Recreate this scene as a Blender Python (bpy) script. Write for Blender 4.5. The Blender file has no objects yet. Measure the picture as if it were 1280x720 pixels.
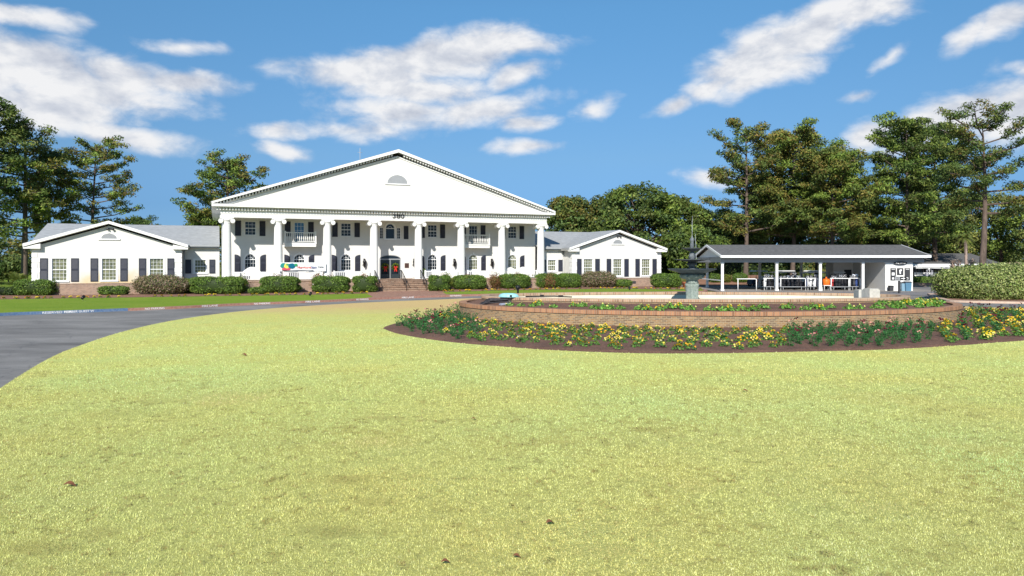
import bpy, math, random
import numpy as np
from math import sin, cos, pi, radians, sqrt, atan2, hypot
from mathutils import Vector, Matrix

random.seed(7); RN = np.random.default_rng(11)
SC = bpy.context.scene
COL = SC.collection
F, HOR, EYE = 915.0, 326.0, 3.1

def G(px, py, h=0.0):
    d = (EYE - h) * F / (py - HOR)
    return ((px - 640) / F * d, d)

def PX(px, d): return (px - 640) / F * d

# ------------------------------------------------------------------ materials
MATS = {}
def nodes(m):
    m.use_nodes = True
    nt = m.node_tree
    b = next(n for n in nt.nodes if n.type == 'BSDF_PRINCIPLED')
    return nt, b

def mat(name, col, rough=.7, spec=.3, metal=0.0, vary=0.0, vscale=2.0, bump=0.0, bscale=30.0, col2=None, stretch=None):
    if name in MATS: return MATS[name]
    m = bpy.data.materials.new(name); MATS[name] = m
    nt, b = nodes(m)
    b.inputs['Base Color'].default_value = (*col, 1)
    b.inputs['Roughness'].default_value = rough
    b.inputs['Metallic'].default_value = metal
    b.inputs['Specular IOR Level'].default_value = spec
    tc = nt.nodes.new('ShaderNodeTexCoord')
    mp = nt.nodes.new('ShaderNodeMapping')
    nt.links.new(tc.outputs['Object'], mp.inputs[0])
    if stretch: mp.inputs['Scale'].default_value = stretch
    if vary > 0 or col2:
        n = nt.nodes.new('ShaderNodeTexNoise'); n.inputs['Scale'].default_value = vscale
        n.inputs['Detail'].default_value = 6; n.inputs['Roughness'].default_value = .65
        nt.links.new(mp.outputs[0], n.inputs['Vector'])
        r = nt.nodes.new('ShaderNodeValToRGB')
        r.color_ramp.elements[0].position = .32; r.color_ramp.elements[1].position = .68
        c2 = col2 or tuple(min(1, c * (1 + vary)) for c in col)
        c1 = col if col2 else tuple(c * (1 - vary) for c in col)
        r.color_ramp.elements[0].color = (*c1, 1); r.color_ramp.elements[1].color = (*c2, 1)
        nt.links.new(n.outputs[0], r.inputs[0]); nt.links.new(r.outputs[0], b.inputs['Base Color'])
    if bump > 0:
        n2 = nt.nodes.new('ShaderNodeTexNoise'); n2.inputs['Scale'].default_value = bscale
        n2.inputs['Detail'].default_value = 5
        nt.links.new(mp.outputs[0], n2.inputs['Vector'])
        bp = nt.nodes.new('ShaderNodeBump'); bp.inputs['Strength'].default_value = bump
        bp.inputs['Distance'].default_value = .02
        nt.links.new(n2.outputs[0], bp.inputs['Height']); nt.links.new(bp.outputs[0], b.inputs['Normal'])
    return m

def ramp(nt, fac, stops):
    r = nt.nodes.new('ShaderNodeValToRGB')
    while len(r.color_ramp.elements) < len(stops): r.color_ramp.elements.new(.5)
    for e, (p, c) in zip(r.color_ramp.elements, stops):
        e.position = p; e.color = (*c, 1)
    nt.links.new(fac, r.inputs[0]); return r.outputs[0]

def noise(nt, vec, scale, detail=5, rough=.6, dist=0):
    n = nt.nodes.new('ShaderNodeTexNoise')
    n.inputs['Scale'].default_value = scale; n.inputs['Detail'].default_value = detail
    n.inputs['Roughness'].default_value = rough; n.inputs['Distortion'].default_value = dist
    if vec is not None: nt.links.new(vec, n.inputs['Vector'])
    return n.outputs[0]

def mix(nt, fac, a, b, mode='MIX'):
    n = nt.nodes.new('ShaderNodeMix'); n.data_type = 'RGBA'; n.blend_type = mode
    for sock, v in ((n.inputs[0], fac), (n.inputs[6], a), (n.inputs[7], b)):
        if hasattr(v, 'links'): nt.links.new(v, sock)
        elif isinstance(v, (int, float)): sock.default_value = v
        else: sock.default_value = (*v, 1)
    return n.outputs[2]

def mth(nt, op, a, b=None, c=None, clamp=False):
    n = nt.nodes.new('ShaderNodeMath'); n.operation = op; n.use_clamp = clamp
    for i, v in enumerate((a, b, c)):
        if v is None: continue
        if hasattr(v, 'links'): nt.links.new(v, n.inputs[i])
        else: n.inputs[i].default_value = v
    return n.outputs[0]

def maprange(nt, v, a, b, c=0, d=1, smooth=False):
    n = nt.nodes.new('ShaderNodeMapRange')
    if smooth: n.interpolation_type = 'SMOOTHSTEP'
    nt.links.new(v, n.inputs[0])
    for i, x in enumerate((a, b, c, d)): n.inputs[i + 1].default_value = x
    return n.outputs[0]

def brick_mat(name, bw, bh, c1, c2, c3, mortar, mort=.012, offset=.5, dirt=.35):
    m = bpy.data.materials.new(name); nt, b = nodes(m)
    uv = nt.nodes.new('ShaderNodeUVMap'); uv.uv_map = 'uv'
    br = nt.nodes.new('ShaderNodeTexBrick')
    br.inputs['Scale'].default_value = 1; br.inputs['Brick Width'].default_value = bw
    br.inputs['Row Height'].default_value = bh; br.inputs['Mortar Size'].default_value = mort
    br.inputs['Mortar Smooth'].default_value = .3; br.offset = offset
    br.inputs['Color1'].default_value = (0, 0, 0, 1); br.inputs['Color2'].default_value = (1, 1, 1, 1)
    br.inputs['Mortar'].default_value = (.5, .5, .5, 1)
    br.inputs['Bias'].default_value = 0
    nt.links.new(uv.outputs[0], br.inputs['Vector'])
    n = noise(nt, uv.outputs[0], 1.7, 6, .7)
    bc = ramp(nt, br.outputs['Color'], [(0, c1), (.35, c2), (.7, c3), (1, tuple(x * .55 for x in c1))])
    d = ramp(nt, n, [(.3, (1 - dirt,) * 3), (.7, (1.0,) * 3)])
    bc = mix(nt, 1.0, bc, d, 'MULTIPLY')
    fin = mix(nt, br.outputs['Fac'], bc, mortar)
    n2 = noise(nt, uv.outputs[0], 25, 4)
    fin = mix(nt, .2, fin, ramp(nt, n2, [(.3, (.2, .12, .06)), (.7, (.5, .37, .24))]), 'MIX')
    nt.links.new(fin, b.inputs['Base Color']); b.inputs['Roughness'].default_value = .85
    bp = nt.nodes.new('ShaderNodeBump'); bp.inputs['Strength'].default_value = .6; bp.inputs['Distance'].default_value = .01
    bp.invert = True
    nt.links.new(br.outputs['Fac'], bp.inputs['Height']); nt.links.new(bp.outputs[0], b.inputs['Normal'])
    MATS[name] = m; return m

def leaf_mat(name, rough=.55, trans=.25, spec=.3):
    m = bpy.data.materials.new(name); nt, b = nodes(m)
    at = nt.nodes.new('ShaderNodeAttribute'); at.attribute_name = 'tint'
    nt.links.new(at.outputs['Color'], b.inputs['Base Color'])
    b.inputs['Roughness'].default_value = rough; b.inputs['Specular IOR Level'].default_value = spec
    tr = nt.nodes.new('ShaderNodeBsdfTranslucent')
    nt.links.new(at.outputs['Color'], tr.inputs['Color'])
    mx = nt.nodes.new('ShaderNodeMixShader'); mx.inputs[0].default_value = trans
    out = next(n for n in nt.nodes if n.type == 'OUTPUT_MATERIAL')
    nt.links.new(b.outputs[0], mx.inputs[1]); nt.links.new(tr.outputs[0], mx.inputs[2])
    nt.links.new(mx.outputs[0], out.inputs[0])
    MATS[name] = m; return m

WHITE = mat('white_paint', (.80, .79, .76), .6, vary=.035, vscale=1.3, bump=.15, bscale=12)
STUCCO = mat('white_painted_wall', (.68, .665, .63), .8, vary=.04, vscale=.8, bump=.35, bscale=18)
TRIM = mat('white_trim', (.82, .82, .81), .5, vary=.03, vscale=3)
SHUT = mat('shutter_paint', (.035, .038, .055), .45, vary=.15, vscale=5)
GLASS = mat('window_glass', (.015, .022, .03), .05, spec=.45)
GLASSC = mat('window_glass_with_curtain', (.05, .07, .05), .08, spec=.4, col2=(.26, .26, .15), vscale=3.5)
GLASSB = mat('window_glass_blue', (.03, .12, .24), .04, spec=.9)
SHINGLE = mat('grey_shingle', (.34, .35, .355), .9, vary=.16, vscale=2.2, bump=.5, bscale=9, stretch=(1, 1, 4))
SHINGLED = mat('dark_shingle', (.125, .122, .12), .9, vary=.3, vscale=3, bump=.5, bscale=9, stretch=(1, 1, 4))
BLACK = mat('black_paint', (.012, .012, .014), .4)
DKGREY = mat('dark_grey', (.05, .05, .055), .5)
GREY = mat('grey_paint', (.35, .36, .37), .6, vary=.06, vscale=2)
CREAM = mat('pool_plaster', (.74, .66, .50), .8, vary=.08, vscale=1.5)
BARK = mat('pine_bark', (.13, .095, .075), .95, vary=.4, vscale=6, bump=.9, bscale=14, stretch=(1, 1, .25))
BARKL = mat('pale_bark', (.34, .25, .2), .9, vary=.3, vscale=6, bump=.5, bscale=12)
BRONZE = mat('weathered_bronze', (.07, .08, .09), .55, metal=.3, col2=(.18, .20, .21), vscale=7, bump=.6, bscale=14)
STONEG = mat('green_stone', (.16, .2, .17), .8, col2=(.34, .38, .34), vscale=9, bump=.9, bscale=16)
CONC = mat('pale_concrete', (.5, .48, .43), .9, vary=.15, vscale=6, bump=.4)
MULCH = None
LEAF = leaf_mat('leaf'); NEEDLE = leaf_mat('needle', .6, .15, .2); PETAL = leaf_mat('petal', .7, .3, .1)
GRASSM = leaf_mat('grass_blade', .6, .35, .15)
BRICK = brick_mat('ring_brick', .215, .078, (.33, .165, .06), (.43, .26, .11), (.17, .12, .075), (.38, .31, .20), dirt=.5)
BRICKB = brick_mat('base_brick', .215, .078, (.34, .17, .11), (.42, .25, .17), (.26, .14, .10), (.44, .37, .31))
CAPB = brick_mat('cap_brick', .105, .6, (.42, .165, .07), (.52, .24, .11), (.34, .15, .08), (.38, .29, .2), .009, 0, .22)
COPB = brick_mat('coping_brick', .12, .6, (.40, .20, .11), (.50, .30, .18), (.52, .34, .22), (.48, .42, .33), .014, 0, .2)
PAVB = brick_mat('plaza_brick', .22, .11, (.33, .13, .085), (.40, .18, .12), (.27, .12, .09), (.32, .22, .18), .008, .5, .2)
STEPB = brick_mat('step_brick', .215, .12, (.40, .24, .16), (.50, .34, .24), (.33, .20, .14), (.50, .42, .36), .012)

# ------------------------------------------------------------------ mesh builder
class MB:
    def __init__(s): s.v = []; s.f = []; s.m = []; s.uv = []; s.ch = []
    def face(s, pts, m=0, uv=None):
        i = len(s.v); s.v += [tuple(p) for p in pts]; s.f.append(tuple(range(i, i + len(pts)))); s.m.append(m); s.uv.append(uv)
    def box(s, x0, x1, y0, y1, z0, z1, m=0, M=None):
        if x0 > x1: x0, x1 = x1, x0
        if y0 > y1: y0, y1 = y1, y0
        if z0 > z1: z0, z1 = z1, z0
        c = [(x0, y0, z0), (x1, y0, z0), (x1, y1, z0), (x0, y1, z0), (x0, y0, z1), (x1, y0, z1), (x1, y1, z1), (x0, y1, z1)]
        if M is not None: c = [tuple(M @ Vector(p)) for p in c]
        for q in ((0, 3, 2, 1), (4, 5, 6, 7), (0, 1, 5, 4), (1, 2, 6, 5), (2, 3, 7, 6), (3, 0, 4, 7)): s.face([c[k] for k in q], m)
    def prism(s, poly, a, b, axis='y', m=0, M=None):
        # poly in the two other axes; extruded a..b
        def P(u, v, w):
            p = {'y': (u, w, v), 'z': (u, v, w), 'x': (w, u, v)}[axis]
            return tuple(M @ Vector(p)) if M is not None else p
        n = len(poly)
        s.face([P(u, v, a) for u, v in poly], m); s.face([P(u, v, b) for u, v in reversed(poly)], m)
        for k in range(n):
            (u0, v0), (u1, v1) = poly[k], poly[(k + 1) % n]
            s.face([P(u0, v0, a), P(u0, v0, b), P(u1, v1, b), P(u1, v1, a)], m)
    def tube(s, pts, rad, n=8, m=0, cap=True):
        pts = [Vector(p) for p in pts]
        if not hasattr(rad, '__len__'): rad = [rad] * len(pts)
        rings = []
        for i, p in enumerate(pts):
            d = (pts[min(i + 1, len(pts) - 1)] - pts[max(i - 1, 0)]).normalized()
            a = d.cross(Vector((0, 0, 1)))
            if a.length < .05: a = d.cross(Vector((0, 1, 0)))
            a.normalize(); b = d.cross(a)
            rings.append([p + (a * cos(2 * pi * k / n) + b * sin(2 * pi * k / n)) * rad[i] for k in range(n)])
        base = len(s.v)
        for r in rings: s.v += [tuple(p) for p in r]
        for i in range(len(rings) - 1):
            for k in range(n):
                k2 = (k + 1) % n
                s.f.append((base + i * n + k, base + i * n + k2, base + (i + 1) * n + k2, base + (i + 1) * n + k)); s.m.append(m); s.uv.append(None)
        if cap:
            s.f.append(tuple(base + k for k in reversed(range(n)))); s.m.append(m); s.uv.append(None)
            s.f.append(tuple(base + (len(rings) - 1) * n + k for k in range(n))); s.m.append(m); s.uv.append(None)
    def lathe(s, prof, c=(0, 0, 0), n=20, m=0, wav=None, sx=1, sy=1):
        base = len(s.v)
        for (r, z) in prof:
            for k in range(n):
                a = 2 * pi * k / n; rr = r * (1 + (wav(a, z) if wav else 0))
                s.v.append((c[0] + rr * cos(a) * sx, c[1] + rr * sin(a) * sy, c[2] + z))
        for i in range(len(prof) - 1):
            for k in range(n):
                k2 = (k + 1) % n
                s.f.append((base + i * n + k, base + i * n + k2, base + (i + 1) * n + k2, base + (i + 1) * n + k)); s.m.append(m); s.uv.append(None)
        s.f.append(tuple(base + k for k in reversed(range(n)))); s.m.append(m); s.uv.append(None)
        s.f.append(tuple(base + (len(prof) - 1) * n + k for k in range(n))); s.m.append(m); s.uv.append(None)
    def leaves(s, P, N, size, tint, aspect=.55, m=0, tri=False):
        # P (n,3) centres, N (n,3) normals, size (n,), tint (n,3)
        n = len(P)
        if n == 0: return
        N = N / (np.linalg.norm(N, axis=1, keepdims=True) + 1e-9)
        R = RN.normal(size=(n, 3)); A = np.cross(N, R); A /= (np.linalg.norm(A, axis=1, keepdims=True) + 1e-9)
        B = np.cross(N, A); s1 = size[:, None] * .5; s2 = s1 * aspect
        if tri: V = np.stack([P - B * s2, P + B * s2, P + A * s1 * 2], 1)
        else: V = np.stack([P - A * s1, P - B * s2, P + A * s1, P + B * s2], 1)
        s.ch.append((V, m, tint))
    def build(s, name, mats, parent=None, smooth=False, link=True):
        me = bpy.data.meshes.new(name)
        mats = mats if isinstance(mats, (list, tuple)) else [mats]
        for x in mats: me.materials.append(x)
        v = [np.array(s.v, dtype=np.float32).reshape(-1, 3)]
        tot = [len(f) for f in s.f]; loops = [i for f in s.f for i in f]
        tot = [np.array(tot, dtype=np.int32)]; loops = [np.array(loops, dtype=np.int32)]
        mi = [np.array(s.m, dtype=np.int32)]; off = len(s.v)
        tint = [np.full((off, 4), 1, dtype=np.float32)]
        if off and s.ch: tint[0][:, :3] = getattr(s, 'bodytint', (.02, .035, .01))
        for V, m, T in s.ch:
            n, k, _ = V.shape
            v.append(V.reshape(-1, 3).astype(np.float32)); tot.append(np.full(n, k, np.int32))
            loops.append(np.arange(off, off + n * k, dtype=np.int32)); mi.append(np.full(n, m, np.int32)); off += n * k
            t = np.ones((n * k, 4), np.float32); t[:, :3] = np.repeat(T, k, 0); tint.append(t)
        v = np.concatenate(v); tot = np.concatenate(tot); loops = np.concatenate(loops); mi = np.concatenate(mi)
        me.vertices.add(len(v)); me.vertices.foreach_set('co', v.ravel())
        me.loops.add(len(loops)); me.loops.foreach_set('vertex_index', loops)
        me.polygons.add(len(tot)); st = np.concatenate([[0], np.cumsum(tot)[:-1]]).astype(np.int32)
        me.polygons.foreach_set('loop_start', st); me.polygons.foreach_set('loop_total', tot)
        me.polygons.foreach_set('material_index', mi)
        if smooth: me.polygons.foreach_set('use_smooth', np.ones(len(tot), dtype=bool))
        if s.ch:
            at = me.color_attributes.new('tint', 'FLOAT_COLOR', 'POINT'); at.data.foreach_set('color', np.concatenate(tint).ravel())
        me.update(calc_edges=True)
        if not s.ch and any(x.name.endswith('_brick') for x in mats if x):
            uvl = me.uv_layers.new(name='uv'); U = []
            for f, uv in zip(s.f, s.uv):
                if uv: U += list(uv); continue
                p = [Vector(s.v[i]) for i in f]
                nn = (p[1] - p[0]).cross(p[2] - p[1])
                if nn.length < 1e-9: nn = Vector((0, 0, 1))
                nn.normalize()
                if abs(nn.z) > .7: U += [(q.x, q.y) for q in p]
                else:
                    t = Vector((-nn.y, nn.x, 0)).normalized(); U += [(q.dot(t), q.z) for q in p]
            uvl.data.foreach_set('uv', np.array(U, np.float32).ravel())
        o = bpy.data.objects.new(name, me)
        if parent: o.parent = parent
        if link: COL.objects.link(o)
        if smooth == 'auto':
            pass
        return o

def shade_auto(o, ang=35):
    me = o.data; me.polygons.foreach_set('use_smooth', np.ones(len(me.polygons), dtype=bool))
    try: me.set_sharp_from_angle(angle=radians(ang))
    except Exception: pass
    return o

def tag(o, label=None, cat=None, group=None, kind=None):
    if label: o['label'] = label
    if cat: o['category'] = cat
    if group: o['group'] = group
    if kind: o['kind'] = kind
    return o
def empty(name, loc=(0, 0, 0), rz=0, label=None, cat=None, group=None):
    o = bpy.data.objects.new(name, None); COL.objects.link(o); o.location = loc; o.rotation_euler = (0, 0, rz)
    o.empty_display_size = .2
    return tag(o, label, cat, group)
def copy_tree(o, parent=None):
    c = o.copy(); COL.objects.link(c); c.parent = parent
    for ch in o.children: copy_tree(ch, c)
    return c
def place(o, loc, rz=0, sc=None, label=None, group=None):
    o.location = loc; o.rotation_euler = (0, 0, rz)
    if sc: o.scale = (sc, sc, sc) if not hasattr(sc, '__len__') else sc
    if label: o['label'] = label
    if group: o['group'] = group
    return o

def text_mesh(name, s, width, height, m, parent, M, depth=.004):
    cu = bpy.data.curves.new('tmp_text', 'FONT'); cu.body = s; cu.size = 1; cu.extrude = .001; cu.offset = .008
    ob = bpy.data.objects.new('tmp_text', cu); COL.objects.link(ob)
    dg = bpy.context.evaluated_depsgraph_get(); me = bpy.data.meshes.new_from_object(ob.evaluated_get(dg))
    bpy.data.objects.remove(ob); bpy.data.curves.remove(cu)
    n = len(me.vertices); co = np.empty(n * 3, np.float32); me.vertices.foreach_get('co', co); co = co.reshape(-1, 3)
    mn, mx = co.min(0), co.max(0); c = (mn + mx) / 2; co -= c
    co[:, 0] *= width / (mx[0] - mn[0]); co[:, 1] *= height / (mx[1] - mn[1]); co[:, 2] *= depth / .002
    me.vertices.foreach_set('co', co.ravel()); me.materials.clear(); me.materials.append(m); me.name = name; me.update()
    o = bpy.data.objects.new(name, me); COL.objects.link(o)
    if parent: o.parent = parent
    o.matrix_local = M
    return o
UPR = Matrix.Rotation(pi / 2, 4, 'X')      # text stands up, faces -Y

# ------------------------------------------------------------------ camera, world, sun
cam = bpy.data.cameras.new('camera'); co_ = bpy.data.objects.new('camera', cam); COL.objects.link(co_)
cam.sensor_width = 36; cam.lens = 36 * F / 1280; cam.shift_y = -34 / 1280; cam.clip_end = 3000
co_.location = (0, 0, EYE); co_.rotation_euler = (pi / 2, 0, 0); SC.camera = co_

SUN_EL, SUN_TRAVEL = radians(33), radians(9)
sl = bpy.data.lights.new('sun', 'SUN'); so = bpy.data.objects.new('sun', sl); COL.objects.link(so)
sl.energy = 4.9; sl.angle = radians(.5); sl.color = (1, .955, .88)
td = Vector((sin(SUN_TRAVEL) * cos(SUN_EL), cos(SUN_TRAVEL) * cos(SUN_EL), -sin(SUN_EL)))
so.rotation_euler = td.to_track_quat('-Z', 'Y').to_euler(); so.location = (0, -20, 30)

W = bpy.data.worlds.new('World'); SC.world = W; W.use_nodes = True
nt = W.node_tree; bg = nt.nodes['Background']
sky = nt.nodes.new('ShaderNodeTexSky'); sky.sky_type = 'NISHITA'; sky.sun_disc = False
sky.sun_elevation = SUN_EL; sky.sun_rotation = radians(189); sky.air_density = 1.0; sky.dust_density = .2; sky.ozone_density = 3.0
tc = nt.nodes.new('ShaderNodeTexCoord'); sep = nt.nodes.new('ShaderNodeSeparateXYZ'); nt.links.new(tc.outputs['Generated'], sep.inputs[0])
az = mth(nt, 'ARCTAN2', sep.outputs[0], sep.outputs[1]); el = mth(nt, 'ARCSINE', sep.outputs[2])
cmb = nt.nodes.new('ShaderNodeCombineXYZ'); nt.links.new(az, cmb.inputs[0]); nt.links.new(el, cmb.inputs[1])
def AE(px, py):
    x, z = (px - 640) / F, (HOR - py) / F
    return atan2(x, 1), atan2(z, sqrt(1 + x * x))
# clouds: ellipses in azimuth/elevation (centre, half-width, half-height in photo pixels, tilt, strength)
CL = [(30, 78, 110, 34, 3, 1.0), (150, 88, 90, 26, -6, 1.0), (240, 103, 78, 16, -6, .9), (60, 130, 120, 36, 0, 1.0), (150, 165, 95, 18, -10, .95), (100, 105, 150, 30, -3, 1),
      (30, 22, 58, 16, 6, .8), (235, 60, 45, 10, 0, .55),
      (460, 92, 88, 24, 0, 1.0), (560, 68, 110, 28, 8, 1.05), (640, 55, 70, 18, 0, .9), (520, 115, 90, 22, 0, .9), (650, 92, 40, 14, 20, .7),
      (500, 145, 82, 24, 4, .85), (600, 138, 90, 20, 8, .8), (660, 152, 40, 12, 0, .7), (340, 168, 50, 12, 6, .8), (345, 190, 45, 12, -6, .8), (440, 165, 60, 12, 0, .55), (658, 187, 45, 10, 4, .75), (730, 135, 20, 12, 20, .45),
      (940, 72, 66, 38, 15, 1.05), (1010, 45, 78, 32, 22, 1.0), (900, 105, 50, 18, 15, .8), (843, 130, 42, 12, 20, .8), (1085, 18, 80, 24, 12, .95), (960, 95, 70, 24, 18, .9),
      (1215, 42, 45, 14, 35, .7), (1260, 18, 50, 18, 30, .75), (1072, 120, 26, 8, 10, .45), (1110, 78, 30, 7, 30, .4),
      (1092, 172, 38, 20, 12, 1.0), (1190, 150, 95, 28, 22, 1.0), (1262, 140, 60, 44, 25, 1.05), (1290, 85, 24, 14, 10, .8), (878, 222, 36, 12, 0, .6), (1340, 130, 120, 60, 10, 1), (-90, 90, 140, 70, 0, 1)]
dens = None
wn = nt.nodes.new('ShaderNodeTexNoise'); wn.inputs['Scale'].default_value = 7; wn.inputs['Detail'].default_value = 3
nt.links.new(cmb.outputs[0], wn.inputs['Vector'])
wsub = nt.nodes.new('ShaderNodeVectorMath'); wsub.operation = 'MULTIPLY_ADD'
nt.links.new(wn.outputs['Color'], wsub.inputs[0]); wsub.inputs[1].default_value = (.10, .045, 0)
off = nt.nodes.new('ShaderNodeVectorMath'); off.operation = 'SUBTRACT'
nt.links.new(cmb.outputs[0], off.inputs[0]); off.inputs[1].default_value = (.05, .0225, 0)
nt.links.new(off.outputs[0], wsub.inputs[2])
WV = wsub.outputs[0]
for (x, y, w, h, t, k) in CL:
    a, e = AE(x, y)
    mp = nt.nodes.new('ShaderNodeMapping'); mp.vector_type = 'TEXTURE'
    mp.inputs['Location'].default_value = (a, e, 0); mp.inputs['Rotation'].default_value = (0, 0, radians(t))
    mp.inputs['Scale'].default_value = (w * 1.2 / F * cos(a) ** 2, h * 1.1 / F * cos(a), 1)
    nt.links.new(WV, mp.inputs[0])
    ln = nt.nodes.new('ShaderNodeVectorMath'); ln.operation = 'LENGTH'; nt.links.new(mp.outputs[0], ln.inputs[0])
    g = mth(nt, 'MULTIPLY_ADD', ln.outputs['Value'], -k, k)
    dens = g if dens is None else mth(nt, 'MAXIMUM', dens, g)
def cloud_noise(dz):
    mp = nt.nodes.new('ShaderNodeMapping'); mp.inputs['Location'].default_value = (dz * .4, dz, .3); mp.inputs['Scale'].default_value = (1, 1.8, 1)
    nt.links.new(cmb.outputs[0], mp.inputs[0])
    return noise(nt, mp.outputs[0], 15, 12, .57, .2)
n0 = cloud_noise(0); n1 = cloud_noise(-.035)
d0 = mth(nt, 'ADD', mth(nt, 'MAXIMUM', dens, -.6), mth(nt, 'MULTIPLY_ADD', n0, 1.45, -.66))
alpha = maprange(nt, d0, -.05, .72, 0, .95, True)
sh = mth(nt, 'MULTIPLY_ADD', mth(nt, 'SUBTRACT', n0, n1), 2.2, .62)
sh = mth(nt, 'ADD', sh, mth(nt, 'MULTIPLY_ADD', alpha, -.18, .1), clamp=True)
ccol = ramp(nt, sh, [(0.0, (.60, .64, .74)), (.38, (.78, .81, .88)), (.8, (1.05, 1.045, 1.05))])
CLS = nt.nodes.new('ShaderNodeMix'); CLS.data_type = 'RGBA'; CLS.blend_type = 'MULTIPLY'; CLS.inputs[0].default_value = 1
nt.links.new(ccol, CLS.inputs[6]); CLS.inputs[7].default_value = (8.4, 8.4, 8.4, 1)
skyc = mix(nt, 1.0, sky.outputs[0], (1.0, 1.0, 1.0), 'MULTIPLY')
SKYTINT = skyc.node
fin = mix(nt, alpha, skyc, CLS.outputs[2])
nt.links.new(fin, bg.inputs[0]); bg.inputs[1].default_value = .085
tint = ramp(nt, el, [(0.0, (.27, .49, 1.0)), (.07, (.32, .52, .86)), (.137, (.50, .70, .89)), (.22, (.60, .875, 1.03)), (.33, (.69, 1.09, 1.22)), (.7, (.8, 1.15, 1.25))])
nt.links.new(tint, SKYTINT.inputs[7])
SC.view_settings.view_transform = 'Standard'; SC.view_settings.look = 'None'; SC.view_settings.gamma = 1
SC.view_settings.use_curve_mapping = False; SC.view_settings.exposure = .30
SC.cycles.max_bounces = 6

# ------------------------------------------------------------------ ground
def sheet(name, poly, z, m, kind='structure', skirt=0.0):
    b = MB(); b.face([(x, y, z) for x, y in poly])
    if skirt:
        for k in range(len(poly)):
            p, q = poly[k], poly[(k + 1) % len(poly)]
            b.face([(p[0], p[1], z), (p[0], p[1], z - skirt), (q[0], q[1], z - skirt), (q[0], q[1], z)])
    o = b.build(name, m); tag(o, kind=kind)
    return o
def ccw(poly):
    a = sum(poly[i][0] * poly[(i + 1) % len(poly)][1] - poly[(i + 1) % len(poly)][0] * poly[i][1] for i in range(len(poly)))
    return poly if a > 0 else poly[::-1]
def smooth(pts, n=6):
    out = []
    for i in range(len(pts) - 1):
        p0 = pts[max(i - 1, 0)]; p1 = pts[i]; p2 = pts[i + 1]; p3 = pts[min(i + 2, len(pts) - 1)]
        for k in range(n):
            t = k / n
            out.append(tuple(.5 * (2 * p1[c] + (p2[c] - p0[c]) * t + (2 * p0[c] - 5 * p1[c] + 4 * p2[c] - p3[c]) * t * t + (3 * p1[c] - p0[c] - 3 * p2[c] + p3[c]) * t ** 3) for c in (0, 1)))
    out.append(tuple(pts[-1][:2])); return out

def grass_mat(name, c_a, c_b, c_c, dry=None, near=False):
    m = bpy.data.materials.new(name); nt, b = nodes(m)
    tc = nt.nodes.new('ShaderNodeTexCoord'); v = tc.outputs['Object']
    big = noise(nt, v, .35, 5, .65); fine = noise(nt, v, 22, 7, .8); mid = noise(nt, v, 2.6, 6, .75)
    c = ramp(nt, big, [(.35, c_a), (.65, c_b)])
    c = mix(nt, ramp(nt, mid, [(.60, (0,) * 3), (.78, (.8,) * 3)]), c, c_c)
    if dry:
        sp = nt.nodes.new('ShaderNodeSeparateXYZ'); nt.links.new(v, sp.inputs[0])
        d = maprange(nt, mth(nt, 'ADD', sp.outputs[1], mth(nt, 'MULTIPLY', big, 16)), 46, 58, 0, .95, True)
        c = mix(nt, d, c, dry)
    if near:
        dn_ = maprange(nt, sp.outputs[1], 9, 26, .35, 0, True)
        c = mix(nt, dn_, c, (.30, .24, .08))  # thatch brown, with shadow between the near blades mixed into the colour
    c = mix(nt, 1.0, c, ramp(nt, fine, [(.3, (.62,) * 3), (.5, (.98,) * 3), (.7, (1.18,) * 3)]), 'MULTIPLY')
    nt.links.new(c, b.inputs['Base Color']); b.inputs['Roughness'].default_value = .95; b.inputs['Specular IOR Level'].default_value = .05
    bp = nt.nodes.new('ShaderNodeBump'); bp.inputs['Strength'].default_value = .8; bp.inputs['Distance'].default_value = .03
    nt.links.new(noise(nt, v, 35, 6, .7), bp.inputs['Height']); nt.links.new(bp.outputs[0], b.inputs['Normal'])
    return m
LAWNM = grass_mat('pale_lawn', (.62, .60, .175), (.58, .64, .21), (.56, .47, .14), dry=(.64, .46, .21), near=True)
GREENM = grass_mat('green_lawn', (.17, .27, .03), (.22, .30, .04), (.24, .25, .05))
FIELD = grass_mat('field_grass', (.12, .15, .04), (.16, .17, .05), (.16, .12, .06))

def asphalt():
    m = bpy.data.materials.new('asphalt'); nt, b = nodes(m)
    tc = nt.nodes.new('ShaderNodeTexCoord'); v = tc.outputs['Object']
    mp = nt.nodes.new('ShaderNodeMapping'); mp.inputs['Rotation'].default_value = (0, 0, radians(-45)); mp.inputs['Scale'].default_value = (.35, .9, 1)
    nt.links.new(v, mp.inputs[0])
    c = ramp(nt, noise(nt, mp.outputs[0], .55, 6, .65, .3), [(.3, (.12, .113, .105)), (.5, (.205, .195, .182)), (.72, (.30, .285, .265))])
    c = mix(nt, 1.0, c, ramp(nt, noise(nt, v, 45, 3), [(.3, (.75,) * 3), (.7, (1.2,) * 3)]), 'MULTIPLY')
    vor = nt.nodes.new('ShaderNodeTexVoronoi'); vor.feature = 'DISTANCE_TO_EDGE'; vor.inputs['Scale'].default_value = .28
    wv = nt.nodes.new('ShaderNodeVectorMath'); wv.operation = 'ADD'
    nn = nt.nodes.new('ShaderNodeTexNoise'); nn.inputs['Scale'].default_value = 1.2; nt.links.new(v, nn.inputs[0])
    nt.links.new(v, wv.inputs[0]); nt.links.new(nn.outputs['Color'], wv.inputs[1]); nt.links.new(wv.outputs[0], vor.inputs['Vector'])
    c = mix(nt, ramp(nt, vor.outputs[0], [(0, (.4,) * 3), (.01, (0,) * 3)]), c, (.06, .06, .065))
    nt.links.new(c, b.inputs['Base Color']); b.inputs['Roughness'].default_value = .9
    return m
ASPH = asphalt()
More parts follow.
